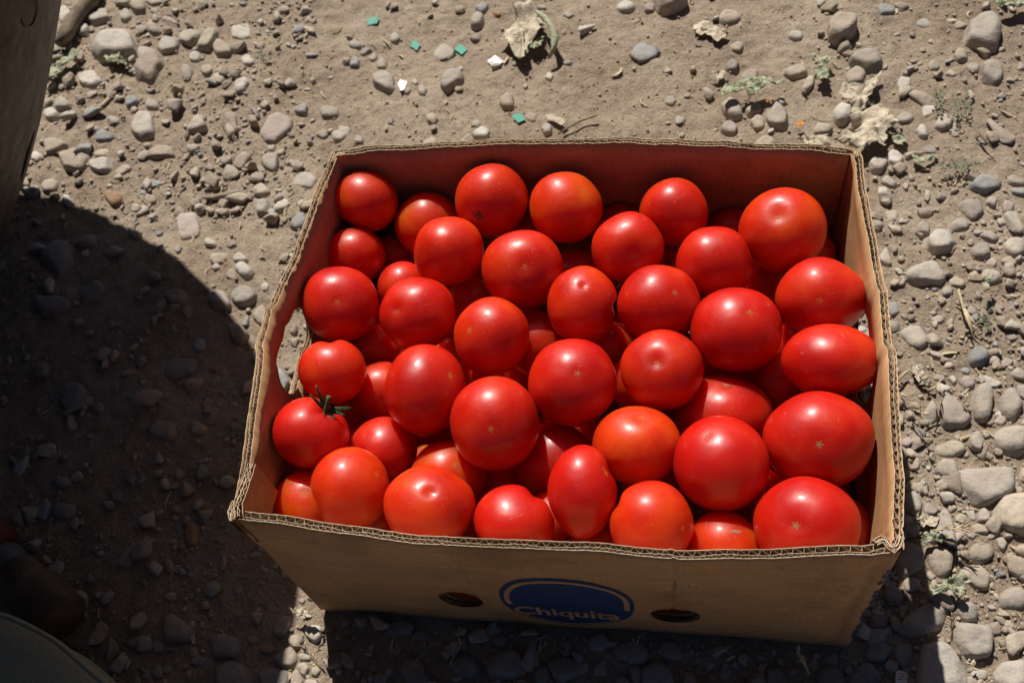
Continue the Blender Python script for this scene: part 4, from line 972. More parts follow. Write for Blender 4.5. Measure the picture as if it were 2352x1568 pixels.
# what each tomato looks like: pole kind (b blossom scar, s stem scar, d dimple only, c calyx, n hidden), pole pixel, redness 0..1 (1 = orange), dents [(px, py, angular width, depth)], lobe strength, label
LOOK = {
 1: ('n', (880, 400), .62, [(800, 533, .40, .05)], .012, 'fully lit orange red tomato in the back left corner of the box'),
 2: ('n', (1000, 560), .70, [], .010, 'orange red tomato against the back wall with its top edge in shade'),
 3: ('s', (1097, 498), .35, [], .010, 'tomato by the back wall with a brown corky stem scar at its lower left'),
 4: ('b', (1337, 436), .85, [], .012, 'orange tomato in the back row with a small star scar at its upper right'),
 5: ('s', (1500, 522), .35, [(1490, 560, .6, .08)], .012, 'red tomato in the back row with a pale stem scar peeking at its lower left'),
 6: ('d', (1047, 610), .55, [], .018, 'orange red tomato below the back row with a tiny dark speck near its foot'),
 7: ('b', (1206, 610), .25, [(1206, 610, .32, .06)], .012, 'big red tomato with a deep central dimple, second row behind the centre'),
 8: ('d', (1456, 580), .25, [(1456, 582, .4, .07), (1378, 500, .5, .07)], .015, 'slanted egg shaped red tomato with a soft dark dimple near its foot'),
 9: ('b', (1787, 497), .60, [(1787, 488, .28, .07)], .010, 'largest tomato in the back right corner, orange shoulders and star scar in a hollow'),
 10: ('n', (1660, 650), .22, [(1740, 560, .5, .04)], .018, 'plain red tomato to the lower left of the big back right corner one'),
 11: ('n', (830, 640), .35, [], .010, 'half shaded red tomato squeezed along the left wall below the corner one'),
 12: ('b', (774, 693), .08, [(774, 690, .35, .05)], .012, 'deep red tomato beside the left wall with a dark dimple and wispy scar'),
 13: ('n', (930, 700), .30, [], .010, 'small half hidden tomato with a diagonal shadow, right of the wispy scarred one'),
 15: ('d', (909, 714), .15, [(907, 708, .16, .07)], .014, 'red tomato with a small pinched pit and bright glint at its left side'),
 16: ('b', (1075, 758), .40, [], .012, 'red tomato left of centre with a thin scar at its left edge'),
 17: ('n', (1345, 655), .40, [(1428, 703, .20, .15), (1339, 655, .09, .03)], .012, 'kidney shaped tomato with a dent in its right side and a pimple on top'),
 18: ('b', (1553, 669), .20, [], .012, 'red tomato with an upright star scar at upper right, touching the kidney shaped one'),
 19: ('b', (1883, 691), .25, [(1940, 610, .5, .04)], .016, 'red tomato at the right wall above the hand hole with a hair thin scar'),
 20: ('b', (1724, 714), .12, [], .012, 'broad red tomato right of centre, yellow rimmed star scar right of its highlight'),
 21: ('n', (765, 900), .50, [(757, 771, .22, .13)], .012, 'heart shaped tomato with a notch on top in front of the left hand hole'),
 22: ('b', (1039, 860), .22, [], .010, 'tall oval red tomato left of centre with a star scar at its right edge'),
 23: ('b', (1327, 856), .10, [], .010, 'round deep red tomato mid box with a neat star scar at its centre'),
 24: ('b', (1508, 833), .35, [(1508, 826, .25, .07)], .010, 'red tomato right of centre with a pit that holds a bright glint'),
 25: ('n', (1960, 900), .12, [(1800, 915, .30, .07), (1955, 928, .22, .08), (1830, 850, .30, .03)], .016, 'wide lumpy red tomato bulging over the right wall by the hand hole'),
 26: ('c', (752, 934), .10, [(765, 925, .30, .10)], .014, 'red tomato that still has its green leafy calyx and stem stub, at the left wall'),
 27: ('b', (1127, 986), .20, [], .008, 'biggest round tomato left of centre with a faint scar in the middle and yellow flecks'),
 28: ('n', (835, 995), .15, [], .010, 'red tomato with a small wet split, tucked right of the one with green calyx'),
 29: ('b', (1474, 950), .95, [(1474, 945, .3, .06), (1440, 1090, .5, .04)], .014, 'brightest orange tomato, right of centre, yellow star scar at its top'),
 30: ('b', (1621, 996), .05, [], .006, 'large smooth crimson tomato with a small star scar at upper left and fine nicks'),
 31: ('b', (1883, 1021), .15, [(1883, 1016, .5, .04)], .013, 'largest flattened tomato at the right with a wide grey scar and yellow specks'),
 32: ('b', (869, 1086), .75, [(700, 1160, .34, .09)], .012, 'orange pear like tomato near the front left, narrowing on its left side'),
 33: ('d', (985, 1124), .60, [(990, 1125, .14, .04), (1045, 1070, .4, .04)], .012, 'orange red tomato at the front rim with a shallow ring dimple in its highlight'),
 34: ('b', (1397, 1082), .08, [(1424, 1082, .22, .09)], .014, 'narrow upright crimson tomato with a nicked right side, front centre'),
 35: ('b', (1268, 1165), .10, [(1238, 1110, .22, .13)], .014, 'wide red tomato at the front rim with a creased right shoulder'),
 36: ('b', (1572, 1213), .70, [(1398, 1146, .24, .11)], .012, 'orange tomato at the front rim pinched at its left, tiny scar at its right edge'),
 37: ('b', (1826, 1206), .12, [(1826, 1196, .32, .05)], .010, 'large red tomato in the front right corner with a ragged grey star scar'),
 38: ('b', (698, 1130), .85, [], .010, 'orange tomato in the front left corner, half covered by the pear like one'),
 39: ('n', (1665, 1300), .55, [], .012, 'orange red tomato at the front rim with a brown scrape on its shoulder'),
 40: ('b', (1668, 875), .20, [], .012, 'large red tomato in the second layer crossed by a slanting shadow, right of centre'),
 41: ('b', (1047, 1066), .75, [], .010, 'orange second layer tomato with a grey star scar, left of the biggest round one\'s foot'),
 42: ('n', (1230, 1010), .20, [], .010, 'second layer tomato with a sharp lit triangle behind the narrow upright one'),
 43: ('n', (1240, 830), .50, [], .010, 'second layer tomato lit on a pale patch left of the kidney shaped one\'s foot'),
 44: ('n', (870, 830), .25, [], .010, 'dark second layer tomato in the gap between heart shaped one and its right neighbour'),
 45: ('n', (880, 930), .40, [], .010, 'second layer tomato showing a lit left half against the tall oval one'),
 46: ('n', (1690, 560), .20, [], .010, 'deep tomato at the back with a bright crescent, left of the back right corner one'),
 47: ('n', (1425, 560), .30, [], .010, 'dark tomato deep at the back between the orange one and the pale stem scarred one'),
 48: ('n', (1870, 620), .30, [], .010, 'dark tomato hidden behind the right side of the back right corner one'),
 49: ('n', (1460, 900), .60, [], .010, 'sliver of a lit second layer tomato between the centre one and the glint pitted one'),
 50: ('n', (1790, 900), .25, [], .010, 'dark second layer tomato left of the wide lumpy one'),
 51: ('n', (1830, 820), .20, [], .010, 'second layer tomato showing a pink lit sliver beneath the hair scarred one'),
 52: ('n', (1940, 1240), .25, [], .010, 'shaded tomato between the front right corner one and the right wall'),
 53: ('n', (1740, 1180), .35, [], .010, 'second layer tomato seen as a thin red edge right of the large smooth crimson one'),
 54: ('n', (1375, 1300), .30, [], .010, 'dark tomato low at the front rim under the narrow upright one'),
 55: ('n', (1150, 1140), .30, [], .010, 'dark tomato deep under the foot of the biggest round one'),
 56: ('n', (870, 1230), .30, [], .010, 'dark tomato low between the pear like one and the ring dimpled one'),
 57: ('n', (1260, 1220), .30, [], .010, 'small dark tomato behind the creased one at the front rim'),
 58: ('n', (1400, 830), .30, [], .010, 'dark tomato deep under the kidney shaped one and its right neighbour'),
 59: ('n', (1080, 730), .30, [], .010, 'dark tomato deep in the gap left of the deep dimpled one\'s foot'),
 60: ('n', (1318, 660), .30, [], .010, 'dark tomato deep in the gap above the kidney shaped one'),
 61: ('s', (1535, 600), .30, [], .010, 'dark tomato with a pale stem end in the gap under the back row'),
 62: ('n', (900, 620), .30, [], .010, 'dark tomato deep in the gap near the back left'),
 64: ('n', (1750, 690), .30, [], .010, 'dark tomato deep in the gap under the back right corner one'),
 65: ('n', (1060, 900), .30, [], .010, 'dark tomato deep behind the tall oval one\'s shoulder'),
 66: ('n', (1215, 580), .30, [], .010, 'dark tomato deep at the back wall behind the deep dimpled one'),
}
C_RED = np.array((0.465, 0.0045, 0.0018)); C_ORG = np.array((0.60, 0.040, 0.0016))
right_v, up_v, back_v = M3[:, 0], M3[:, 1], M3[:, 2]
def unit(v): return v / (np.linalg.norm(v) + 1e-12)
def sphere_dir(c, r, px, py):
    d = unit(ray(px, py)); oc_ = CAM - c; b_ = oc_ @ d; q_ = oc_ @ oc_ - r * r; disc = b_ * b_ - q_
    t = -b_ - math.sqrt(disc) if disc > 0 else -b_
    return unit(CAM + t * d - c)
def frame_for(z):
    x = unit(np.cross((0.3, 0.9, 0.2), z)); return np.stack([x, np.cross(z, x), z], 1)
def tomato(idn, c, r, sx, sy, kind, pole, dents, lobe, seg=72, ringn=48):
    c = np.array(c); g = np.random.default_rng(900 + idn)
    pd = sphere_dir(c, r, *pole); zax = -pd if kind in 'sc' else pd
    Rm = frame_for(zax); th = np.linspace(0, math.pi, ringn + 1); ph = np.linspace(0, 2 * math.pi, seg, endpoint=False)
    th = th + 0.0 * th
    TT, PP = np.meshgrid(th[1:-1], ph, indexing='ij')
    n = np.stack([np.sin(TT) * np.cos(PP), np.sin(TT) * np.sin(PP), np.cos(TT)], -1).reshape(-1, 3)
    n = np.concatenate([[[0, 0, 1.0]], n, [[0, 0, -1.0]]])
    k1 = g.integers(3, 6); ph1, ph2 = g.uniform(0, 6.28, 2)
    dl = [(Rm.T @ sphere_dir(c, r, px, py), w, dep) for px, py, w, dep in dents]
    smooth_d = [(unit(g.normal(size=3)), g.uniform(.5, .9), g.uniform(-.042, .042)) for _ in range(6)]
    def surf(m):
        m = np.atleast_2d(m); st = np.hypot(m[:, 0], m[:, 1]); ct = m[:, 2]; phi = np.arctan2(m[:, 1], m[:, 0])
        f = 1 + lobe * st ** 2 * np.cos(k1 * phi + ph1) + 0.5 * lobe * st ** 2 * np.cos(2 * phi + ph2)
        f = f - 0.035 * ct ** 4
        a = np.arccos(np.clip(ct, -1, 1)); f = f - 0.022 * np.exp(-(a / .16) ** 2)
        ab = math.pi - a
        cav = {'s': .045, 'c': .12}.get(kind, .10)
        f = f - (cav + cav * .35 * np.cos(5 * phi + ph1)) * np.exp(-(ab / .34) ** 2)
        vl = Rm.T @ unit(CAM - c)
        for d, w, dep in dl:
            q_ = m - d; q2 = (q_ ** 2).sum(1) - 0.90 * (q_ @ vl) ** 2 * abs(1 - abs(float(d @ vl)))
            f = f - dep * np.exp(-q2 / w ** 2) * (m @ d > -.2)
        for d, w, dep in smooth_d: f = f + dep * np.exp(-(np.arccos(np.clip(m @ d, -1, 1)) / w) ** 2)
        v = m * f[:, None] * r
        W_ = v @ Rm.T
        u_ = W_ @ right_v; w_ = W_ @ up_v; dpt = W_ @ back_v
        W_ = u_[:, None] * sx * right_v + w_[:, None] * sy * up_v + dpt[:, None] * back_v
        return W_ @ Rm
    V = surf(n); F = []
    nr = ringn - 1
    for j in range(seg): F.append((0, 1 + j, 1 + (j + 1) % seg))
    last = len(n) - 1; q4 = []
    for i in range(nr - 1):
        for j in range(seg):
            a = 1 + i * seg + j; b_ = 1 + i * seg + (j + 1) % seg
            q4.append((a, a + seg, b_ + seg, b_))
    tail = [(last, 1 + (nr - 1) * seg + (j + 1) % seg, 1 + (nr - 1) * seg + j) for j in range(seg)]
    return Rm, V, F + q4 + tail, surf
def star_part(surf, sign, R0, R1, npts, lift, name, mat, parent, seed):
    g = np.random.default_rng(seed); V = []; F = []; m = npts * 2
    def P_(a, ph_, l):
        d = np.array([math.sin(a) * math.cos(ph_), math.sin(a) * math.sin(ph_), sign * math.cos(a)])
        p_ = surf(d)[0]; return p_ + l * unit(p_)
    V.append(P_(1e-4, 0, lift * .3)); rad = []
    for j in range(m):
        a = (R1 * g.uniform(.7, 1.25) if j % 2 == 0 else R0)
        ph_ = 2 * math.pi * j / m + g.normal() * .12; rad.append((a, ph_)); V.append(P_(a * .5, ph_, lift))
    for a, ph_ in rad: V.append(P_(a, ph_, lift * .6))
    for a, ph_ in rad: V.append(P_(a, ph_, -lift))
    for j in range(m):
        k_ = (j + 1) % m; F.append((0, 1 + j, 1 + k_)); F.append((1 + j, 1 + m + j, 1 + m + k_, 1 + k_)); F.append((1 + m + j, 1 + 2 * m + j, 1 + 2 * m + k_, 1 + m + k_))
    return mesh_obj(name, V, F, mat, parent, smooth=False)
GT = 'tomatoes piled in the cardboard box'
for idn, (c, r, sx, sy) in TOM.items():
    kind, pole, hue, dents, lobe, lab = LOOK[idn]; top = idn <= 43
    Rm, V, F, surf = tomato(idn, c, r, sx, sy, kind, pole, dents, lobe, *((72, 48) if top else (40, 26)))
    o = mesh_obj('tomato', V, F, m_tom, None, loc=c)
    o.rotation_euler = Matrix(Rm.tolist()).to_euler()
    col = C_RED * (1 - hue) + C_ORG * hue
    o.color = (*col, 1.0 if kind == 'b' else 0.25)
    tag(o, lab, 'tomato', GT)
    if kind == 'b':
        big = .090 if idn in (31, 37) else (.062 if idn in (18, 41, 20, 23, 30) else .048)
        star_part(surf, 1, big * .36, big, 5, 0.0003, 'blossom_scar', m_scar, o, idn)
    if kind in 's': star_part(surf, -1, .125, .135, 9, 0.0006, 'stem_scar', m_stemscar, o, idn)
    if idn == 39:      # brown scrape on the shoulder
        dv = Rm.T @ sphere_dir(np.array(c), r, 1690, 1219); t1 = unit(np.cross(dv, Rm.T @ up_v)); t2 = np.cross(dv, t1)
        SV = []; SF = []; g = np.random.default_rng(3)
        outl = [(math.cos(t) * .16 * g.uniform(.75, 1.2), math.sin(t) * .045 * g.uniform(.5, 1.4)) for t in np.linspace(0, 6.283, 22, endpoint=False)]
        for s_ in (0.001, .5, 1):
            for a, b_ in outl:
                p_ = surf(unit(dv + t1 * a * s_ + t2 * b_ * s_))[0]; SV.append(p_ * (1.008 if s_ < 1 else 1.0))
        m_ = len(outl)
        for i in range(2):
            for j in range(m_): SF.append((i * m_ + j, (i + 1) * m_ + j, (i + 1) * m_ + (j + 1) % m_, i * m_ + (j + 1) % m_))
        mesh_obj('scrape_mark', SV, SF, m_scar, o)
    if idn == 26:      # green calyx with curled sepals and a stem stub
        SV = []; SF = []
        def tub(path, rads, k=7):
            b0 = len(SV); path = np.array(path)
            for i, (p_, rr_) in enumerate(zip(path, rads)):
                tg = unit(path[min(i + 1, len(path) - 1)] - path[max(i - 1, 0)]); f_ = frame_for(tg)
                for j in range(k):
                    a = 6.283 * j / k; SV.append(p_ + f_ @ np.array([rr_ * math.cos(a), rr_ * math.sin(a), 0]))
            for i in range(len(path) - 1):
                for j in range(k): SF.append((b0 + i * k + j, b0 + i * k + (j + 1) % k, b0 + (i + 1) * k + (j + 1) % k, b0 + (i + 1) * k + j))
            SF.append(tuple(b0 + (len(path) - 1) * k + j for j in range(k)))
        o0 = surf(np.array([0, 0, -1.0]))[0]; cal = o
        dz = np.array([0, 0, -1.0]); upl = Rm.T @ unit(up_v * .9 + back_v * .4 + right_v * .12)
        tub([o0 - dz * .002, o0 + dz * .002 + upl * .002, o0 + dz * .004 + upl * .006, o0 + dz * .0055 + upl * .0105], [.0030, .0024, .0019, .0022])
        stub = mesh_obj('stem_stub', SV, SF, m_calyx, cal)
        up_l = Rm.T @ up_v; ri_l = Rm.T @ right_v; bk = Rm.T @ back_v
        tips = [(745,915,722,888,-1), (735,925,716,892,-1), (770,935,802,934,.5), (762,945,795,945,.3), (775,940,785,932,.2), (757,948,765,950,.2)]
        dirs = [(-.35, .95, .9), (-.75, .75, .6), (.98, .10, .55), (.90, -.22, .45), (.55, -.5, .35), (-.3, -.7, .3)]
        lens = [.023, .019, .022, .017, .011, .009]
        for (dx_, dy_, lift_), L_ in zip(dirs, lens):
            g = np.random.default_rng(int(L_ * 1e4)); SV = []; SF = []
            hd = unit(ri_l * dx_ + up_l * dy_); K = 9
            for i in range(K):
                t = i / (K - 1); p_ = o0 + dz * .0012 + hd * L_ * t + bk * (.0035 * lift_ * math.sin(t * 2.2) + .004 * lift_ * t * t) + dz * .001
                w = .0024 * math.sin(math.pi * min(1, .25 + t * .75)) ** .8 * (1 - t * .75) + .0001
                sd = unit(np.cross(hd, bk)); fold = .0006
                SV += [p_ - sd * w + bk * fold, p_ - bk * .0003, p_ + sd * w + bk * fold]
            for i in range(K - 1):
                a = 3 * i; SF += [(a, a + 1, a + 4, a + 3), (a + 1, a + 2, a + 5, a + 4)]
            sp_ = mesh_obj('sepal', SV, SF, m_calyx, cal)
            md = sp_.modifiers.new('thick', 'SOLIDIFY'); md.thickness = 0.0004
# lower layers that only show through the gaps and the vent holes
g = np.random.default_rng(77); C_ = np.array([t[0] for t in TOM.values()]); R_s = np.array([t[1] for t in TOM.values()])
low = [(-.092, -.155, .078, .031), (.096, -.155, .070, .031)]
for iy in range(6):
    for ix in range(7):
        x = -.208 + ix * .0693 + (iy % 2) * .012 - .006; y = -.152 + iy * .0610
        low.append((x + g.normal() * .002, y + g.normal() * .002, .095 + g.normal() * .004, .0305 + g.normal() * .0008))
acc = []
for x, y, z, r in low:
    p_ = np.array([x, y, z])
    if abs(x) + r > .250 or abs(y) + r > .192: p_[0] = np.clip(x, -.25 + r, .25 - r); p_[1] = np.clip(y, -.19 + r, .19 - r)
    for _ in range(12):
        d = np.linalg.norm(C_ - p_, axis=1); i = int(np.argmin(d - R_s)); ov = R_s[i] + r - .003 - d[i]
        if ov <= 0: break
        p_ = p_ + np.array([0, 0, -1.0]) * ov * .9
    if p_[2] < r + .008: continue
    if any(np.linalg.norm(p_ - q_[0]) < (r + q_[1]) * .86 for q_ in acc): continue
    acc.append((p_, r))
for i, (p_, r) in enumerate(acc):
    Rm, V, F, surf = tomato(200 + i, p_, r, 1, 1, 'n', (1200, 900), [], .012, 32, 20)
    o = mesh_obj('tomato', V, F, m_tom, None, loc=p_); o.rotation_euler = Matrix(Rm.tolist()).to_euler()
    hue = g.uniform(.2, .8); o.color = (*(C_RED * (1 - hue) + C_ORG * hue), .2)
    if i == 0: tag(o, 'orange tomato seen through the left oval vent hole in the box\'s front', 'tomato', 'tomatoes buried in the lower layers')
    elif i == 1: tag(o, 'orange tomato seen through the right oval vent hole in the box\'s front', 'tomato', 'tomatoes buried in the lower layers')
    else: tag(o, 'red tomato buried in the dark lower layers under the visible ones', 'tomato', 'tomatoes buried in the lower layers')
# ------------------------------------------------------------------ leaves, scraps, straw
def scrap(name, reg, pts, mat, label, cat, z=.004, crump=.006, jag=.06, seed=0, group=None, th=.0003, sub=6, curl=0.0):
    """a thin crumpled sheet from an outline seen on a crop."""
    r = np.random.default_rng(seed)
    P_ = np.array([on_z(*zz(reg, x, y), z)[:2] for x, y in pts]); c = P_.mean(0); P_ = P_ - c
    Q = []
    for i in range(len(P_)):
        a, b_ = P_[i], P_[(i + 1) % len(P_)]
        for k in range(sub): Q.append(a + (b_ - a) * k / sub + (r.normal(size=2) * jag * 1.3 * np.linalg.norm(b_ - a) * (k > 0)))
    Q = np.array(Q); m = len(Q); K = 12; V = [(0, 0, 0)]; F = []
    sz = math.sqrt(poly_area(P_))
    for i in range(1, K + 1):
        for q_ in Q: V.append((q_[0] * i / K, q_[1] * i / K, 0))
    V = np.array(V, float)
    hx, hy = V[:, 0] + c[0], V[:, 1] + c[1]
    V[:, 2] = crump * (.8 * vnoise(hx, hy, sz * .36, seed) + .45 * vnoise(hx, hy, sz * .15, seed + 1) + .22 * vnoise(hx, hy, max(.003, sz * .07), seed + 2)) * .6 + crump * .7 + curl * (np.hypot(V[:, 0], V[:, 1]) / sz) ** 2
    V[:, 2] = np.maximum(V[:, 2], 0.0) + float(ground_h(c[0], c[1])) + z
    for j in range(m): F.append((0, 1 + j, 1 + (j + 1) % m))
    for i in range(K - 1):
        for j in range(m):
            a = 1 + i * m + j; b_ = 1 + i * m + (j + 1) % m; F.append((a, a + m, b_ + m, b_))
    o = mesh_obj(name, V - (0, 0, 0), F, mat, None, smooth=True, loc=(c[0], c[1], 0))
    md = o.modifiers.new('thick', 'SOLIDIFY'); md.thickness = th
    tag(o, label, cat, group); return o
GL = 'dried leaves and leaf scraps on the dirt'
scrap('dried_leaf', 2, [(1075,285),(1200,175),(1190,90),(1260,55),(1330,50),(1370,120),(1400,180),(1380,260),(1300,330),(1270,430),(1245,440),(1215,420),(1170,360),(1150,310)], m_leaf_tan, 'big crumpled cream coloured cabbage leaf at the top centre', 'leaf', .006, .016, .05, 1, GL)
scrap('dried_leaf', 2, [(1290,300),(1350,265),(1395,280),(1380,340),(1330,370),(1300,350)], m_leaf_green, 'pale green frill of leaf at the right of the big cream cabbage leaf', 'leaf', .006, .010, .08, 2, GL)
scrap('dried_leaf', 3, [(245,685),(330,610),(430,570),(560,555),(690,580),(600,600),(540,640),(500,680),(450,705),(435,660),(450,620),(350,625)], m_leaf_green, 'greyish green leaf arching over stones above the box, top right', 'leaf', .012, .012, .07, 3, GL)
scrap('dried_leaf', 3, [(880,385),(960,400),(1000,370),(1030,400),(990,450),(1010,510),(990,555),(920,550),(900,500),(950,450)], m_leaf_green, 'pale green twisted leaf strip left of the smooth grey oval stone', 'leaf', .008, .008, .08, 4, GL)
scrap('dried_leaf', 3, [(1070,620),(1110,570),(1260,555),(1370,480),(1340,560),(1280,640),(1260,720),(1210,790),(1160,740),(1150,680)], m_leaf_tan, 'pointed tan dry leaf below the smooth grey oval stone', 'leaf', .008, .010, .05, 5, GL)
scrap('dried_leaf', 3, [(1150,850),(1240,770),(1300,745),(1400,800),(1500,860),(1400,900),(1410,960),(1380,1030),(1300,1010),(1230,1060),(1140,1010),(1050,980),(1130,920)], m_leaf_tan, 'large crumpled tan leaf just outside the box\'s back right corner', 'leaf', .008, .016, .06, 6, GL)
scrap('dried_leaf', 3, [(790,940),(880,930),(1010,920),(1000,990),(900,1000),(860,985)], m_leaf_tan, 'yellowish leaf scrap against the back rim near its right end', 'leaf', .006, .006, .1, 7, GL)
scrap('dried_leaf', 3, [(1290,710),(1350,705),(1420,740),(1470,800),(1400,790),(1330,750)], m_leaf_tan, 'narrow curled leaf edge between the two tan leaves', 'leaf', .012, .006, .06, 8, GL)
scrap('dried_leaf', 3, [(1440,930),(1480,900),(1545,930),(1520,990),(1470,980)], m_leaf_green, 'small grey green leaf flake above the white rough stone', 'leaf', .005, .004, .08, 9, GL)
scrap('dried_leaf', 3, [(2130,10),(2200,-20),(2370,-30),(2360,30),(2270,40),(2200,25)], m_leaf_green, 'pale green leaf cut by the top edge above the largest top right stone', 'leaf', .012, .010, .06, 10, GL)
scrap('dried_leaf', 3, [(175,510),(240,480),(310,490),(270,535),(210,540)], m_leaf_tan, 'small cream leaf flake below the dark grey chunk', 'leaf', .005, .005, .06, 11, GL)
scrap('dried_leaf', 3, [(70,180),(130,155),(230,190),(330,240),(230,290),(120,250)], m_leaf_tan, 'flat papery tan leaf fragment left of the cracked brown stone', 'leaf', .004, .005, .08, 12, GL)
scrap('dried_leaf', 3, [(1580,1050),(1640,1100),(1770,1040),(1740,1090),(1640,1125),(1590,1110)], m_leaf_green, 'curled thin green leaf right of the white rough stone', 'leaf', .005, .005, .06, 13, GL)
scrap('dried_leaf', 8, [(1680,960),(1720,900),(1790,860),(1850,850),(1910,810),(1990,870),(1930,900),(1940,970),(1880,960),(1850,930),(1780,950),(1700,985)], m_leaf_green, 'torn jagged pale green leaf between stones at the lower right', 'leaf', .014, .008, .08, 14, GL)
scrap('dried_leaf', 8, [(1625,590),(1700,535),(1800,550),(1870,570),(1830,610),(1740,590),(1660,610)], m_leaf_green, 'thin torn green leaf above the large tan sunlit stone', 'leaf', .010, .006, .08, 15, GL)
scrap('dried_leaf', 8, [(1780,400),(1820,390),(1860,420),(1850,465),(1810,470)], m_leaf_green, 'small light green leaf flake below the largest flat slab', 'leaf', .006, .004, .06, 16, GL)
scrap('dried_leaf', 8, [(1310,1080),(1340,1000),(1375,990),(1370,1030),(1400,1060),(1370,1095)], m_leaf_green, 'grey green leaf flake in shade beside the blue side print', 'leaf', .020, .004, .06, 17, GL)
scrap('dried_leaf', 8, [(1560,440),(1640,405),(1770,430),(1740,490),(1650,500)], m_leaf_tan, 'flat papery pinkish leaf crossed by the box\'s shadow edge', 'leaf', .008, .005, .08, 18, GL)
scrap('dried_leaf', 1, [(310,610),(340,480),(430,410),(520,370),(565,390),(500,450),(420,500),(380,560)], m_leaf_green, 'frayed pale green leaf beside the left container', 'leaf', .008, .010, .1, 19, GL)
scrap('dried_leaf', 1, [(715,400),(760,355),(840,370),(860,420),(930,470),(870,460),(800,420),(740,430)], m_leaf_green, 'yellowing green leaf scrap tucked under the broad pale slab', 'leaf', .010, .008, .08, 20, GL)
scrap('dried_leaf', 6, [(1995,1065),(2050,1045),(2120,1075),(2185,1110),(2120,1120),(2040,1095)], m_leaf_tan, 'yellow curled leaf scrap in the sunlit strip left of the box\'s front', 'leaf', .012, .007, .08, 21, GL)
scrap('dried_leaf', 5, [(1560,950),(1640,960),(1660,1010),(1720,1140),(1680,1130),(1600,1030)], m_leaf_tan, 'dry folded leaf strip below the flat shield shaped stone', 'leaf', .006, .006, .08, 22, GL)
scrap('dried_leaf', 5, [(1905,1130),(1970,1115),(1960,1185),(1920,1180)], m_leaf_tan, 'cream leaf flake at the top of the leftmost of three side by side stones', 'leaf', .016, .005, .08, 23, GL)
scrap('dried_leaf', 5, [(2075,330),(2120,310),(2120,420),(2085,430)], m_leaf_green, 'small upright green leaf lying on a stone at the right', 'leaf', .020, .004, .08, 24, GL)
scrap('dried_leaf', 8, [(1945,1400),(2020,1420),(2000,1460),(1960,1440)], m_leaf_tan, 'yellow leaf flake beside the biggest boulder', 'leaf', .010, .005, .08, 25, GL)
GP = 'bits of green plastic on the dirt'
scrap('plastic_chip', 2, [(165,120),(205,90),(250,90),(240,135),(170,150)], m_teal, 'green plastic chip nearest the top edge', 'plastic chip', .002, .0004, .0, 31, GP)
scrap('plastic_chip', 2, [(460,285),(495,240),(535,275),(510,318)], m_teal, 'square bright green plastic chip left of the pale sunken stone', 'plastic chip', .002, .0004, .0, 32, GP)
scrap('plastic_chip', 2, [(765,300),(810,265),(860,305),(820,340)], m_teal, 'half dusty green plastic chip right of the pale sunken stone', 'plastic chip', .002, .0004, .0, 33, GP)
scrap('plastic_chip', 2, [(1140,190),(1185,175),(1195,205),(1150,218)], m_teal, 'green plastic chip at the left edge of the big cream cabbage leaf', 'plastic chip', .002, .0004, .0, 34, GP)
scrap('plastic_chip', 2, [(1170,790),(1230,765),(1268,815),(1215,840)], m_teal, 'lowest green plastic chip, just above the box\'s back rim', 'plastic chip', .003, .0004, .0, 35, GP)
scrap('plastic_scrap', 2, [(380,560),(400,530),(450,545),(430,600),(400,612)], m_white, 'bright white chip standing beside the large grey angular stone', 'plastic scrap', .004, .0010, .01, 36, 'white scraps on the dirt')
scrap('plastic_scrap', 2, [(1000,400),(1060,362),(1120,405),(1070,440),(1030,430)], m_white, 'white flake left of the big cream cabbage leaf', 'plastic scrap', .003, .0020, .02, 37, 'white scraps on the dirt')
scrap('orange_peel', 3, [(770,845),(820,822),(838,845),(800,862)], m_orange, 'small orange peel bit behind the box\'s back rim', 'peel', .008, .003, .04, 38, 'orange bits')
scrap('orange_peel', 3, [(570,690),(598,682),(600,698),(575,702)], m_orange, 'tiny orange bit between the clustered stones behind the box', 'peel', .012, .003, .04, 39, 'orange bits')
pr = scrap('printed_scrap', 8, [(1475,1480),(1500,1466),(1560,1490),(1550,1580),(1470,1580)], m_white, 'white folded scrap with red print in the shade at the bottom edge', 'paper scrap', .008, .0008, .0, 40)
pb = pr.location.copy()
c0 = on_z(*zz(8, 1478, 1545), .0185); c1 = on_z(*zz(8, 1552, 1548), .0185)
letters('GERO', 'red_print', lambda f, y: tuple(np.array(c0) + (np.array(c1) - np.array(c0)) * f + np.array([0, 1, .05]) * y * .0085 - np.array((pb.x, pb.y, 0))), m_red_print, pr, bold=.01)
tk = scrap('wood_chip', 2, [(1405,790),(1440,780),(1550,825),(1520,860),(1420,815)], m_leaf_tan, 'flat tan wood chip just above the box\'s back rim', 'wood chip', .006, .001, .01, 41)

def tube(name, pts, rads, mat, parent=None, k=8, wob=0.0, seed=0, label=None, cat=None, group=None):
    r = np.random.default_rng(seed); pts = np.array(pts, float); V = []; F = []
    for i, (p_, rr_) in enumerate(zip(pts, rads)):
        tg = unit(pts[min(i + 1, len(pts) - 1)] - pts[max(i - 1, 0)]); x = unit(np.cross(tg, (0.01, 0.02, 1))); y = np.cross(tg, x)
        for j in range(k):
            a = 6.2832 * j / k; q_ = rr_ * (1 + wob * r.normal()); V.append(p_ + x * q_ * math.cos(a) + y * q_ * math.sin(a))
    for i in range(len(pts) - 1):
        for j in range(k): F.append((i * k + j, i * k + (j + 1) % k, (i + 1) * k + (j + 1) % k, (i + 1) * k + j))
    F.append(tuple(range(k))[::-1]); F.append(tuple((len(pts) - 1) * k + j for j in range(k)))
    o = mesh_obj(name, V, F, mat, parent)
    if label: tag(o, label, cat, group)
    return o
def px_path(reg, pts, z): return [on_z(*zz(reg, x, y), zz_) for (x, y), zz_ in zip(pts, z if isinstance(z, (list, tuple)) else [z] * len(pts))]
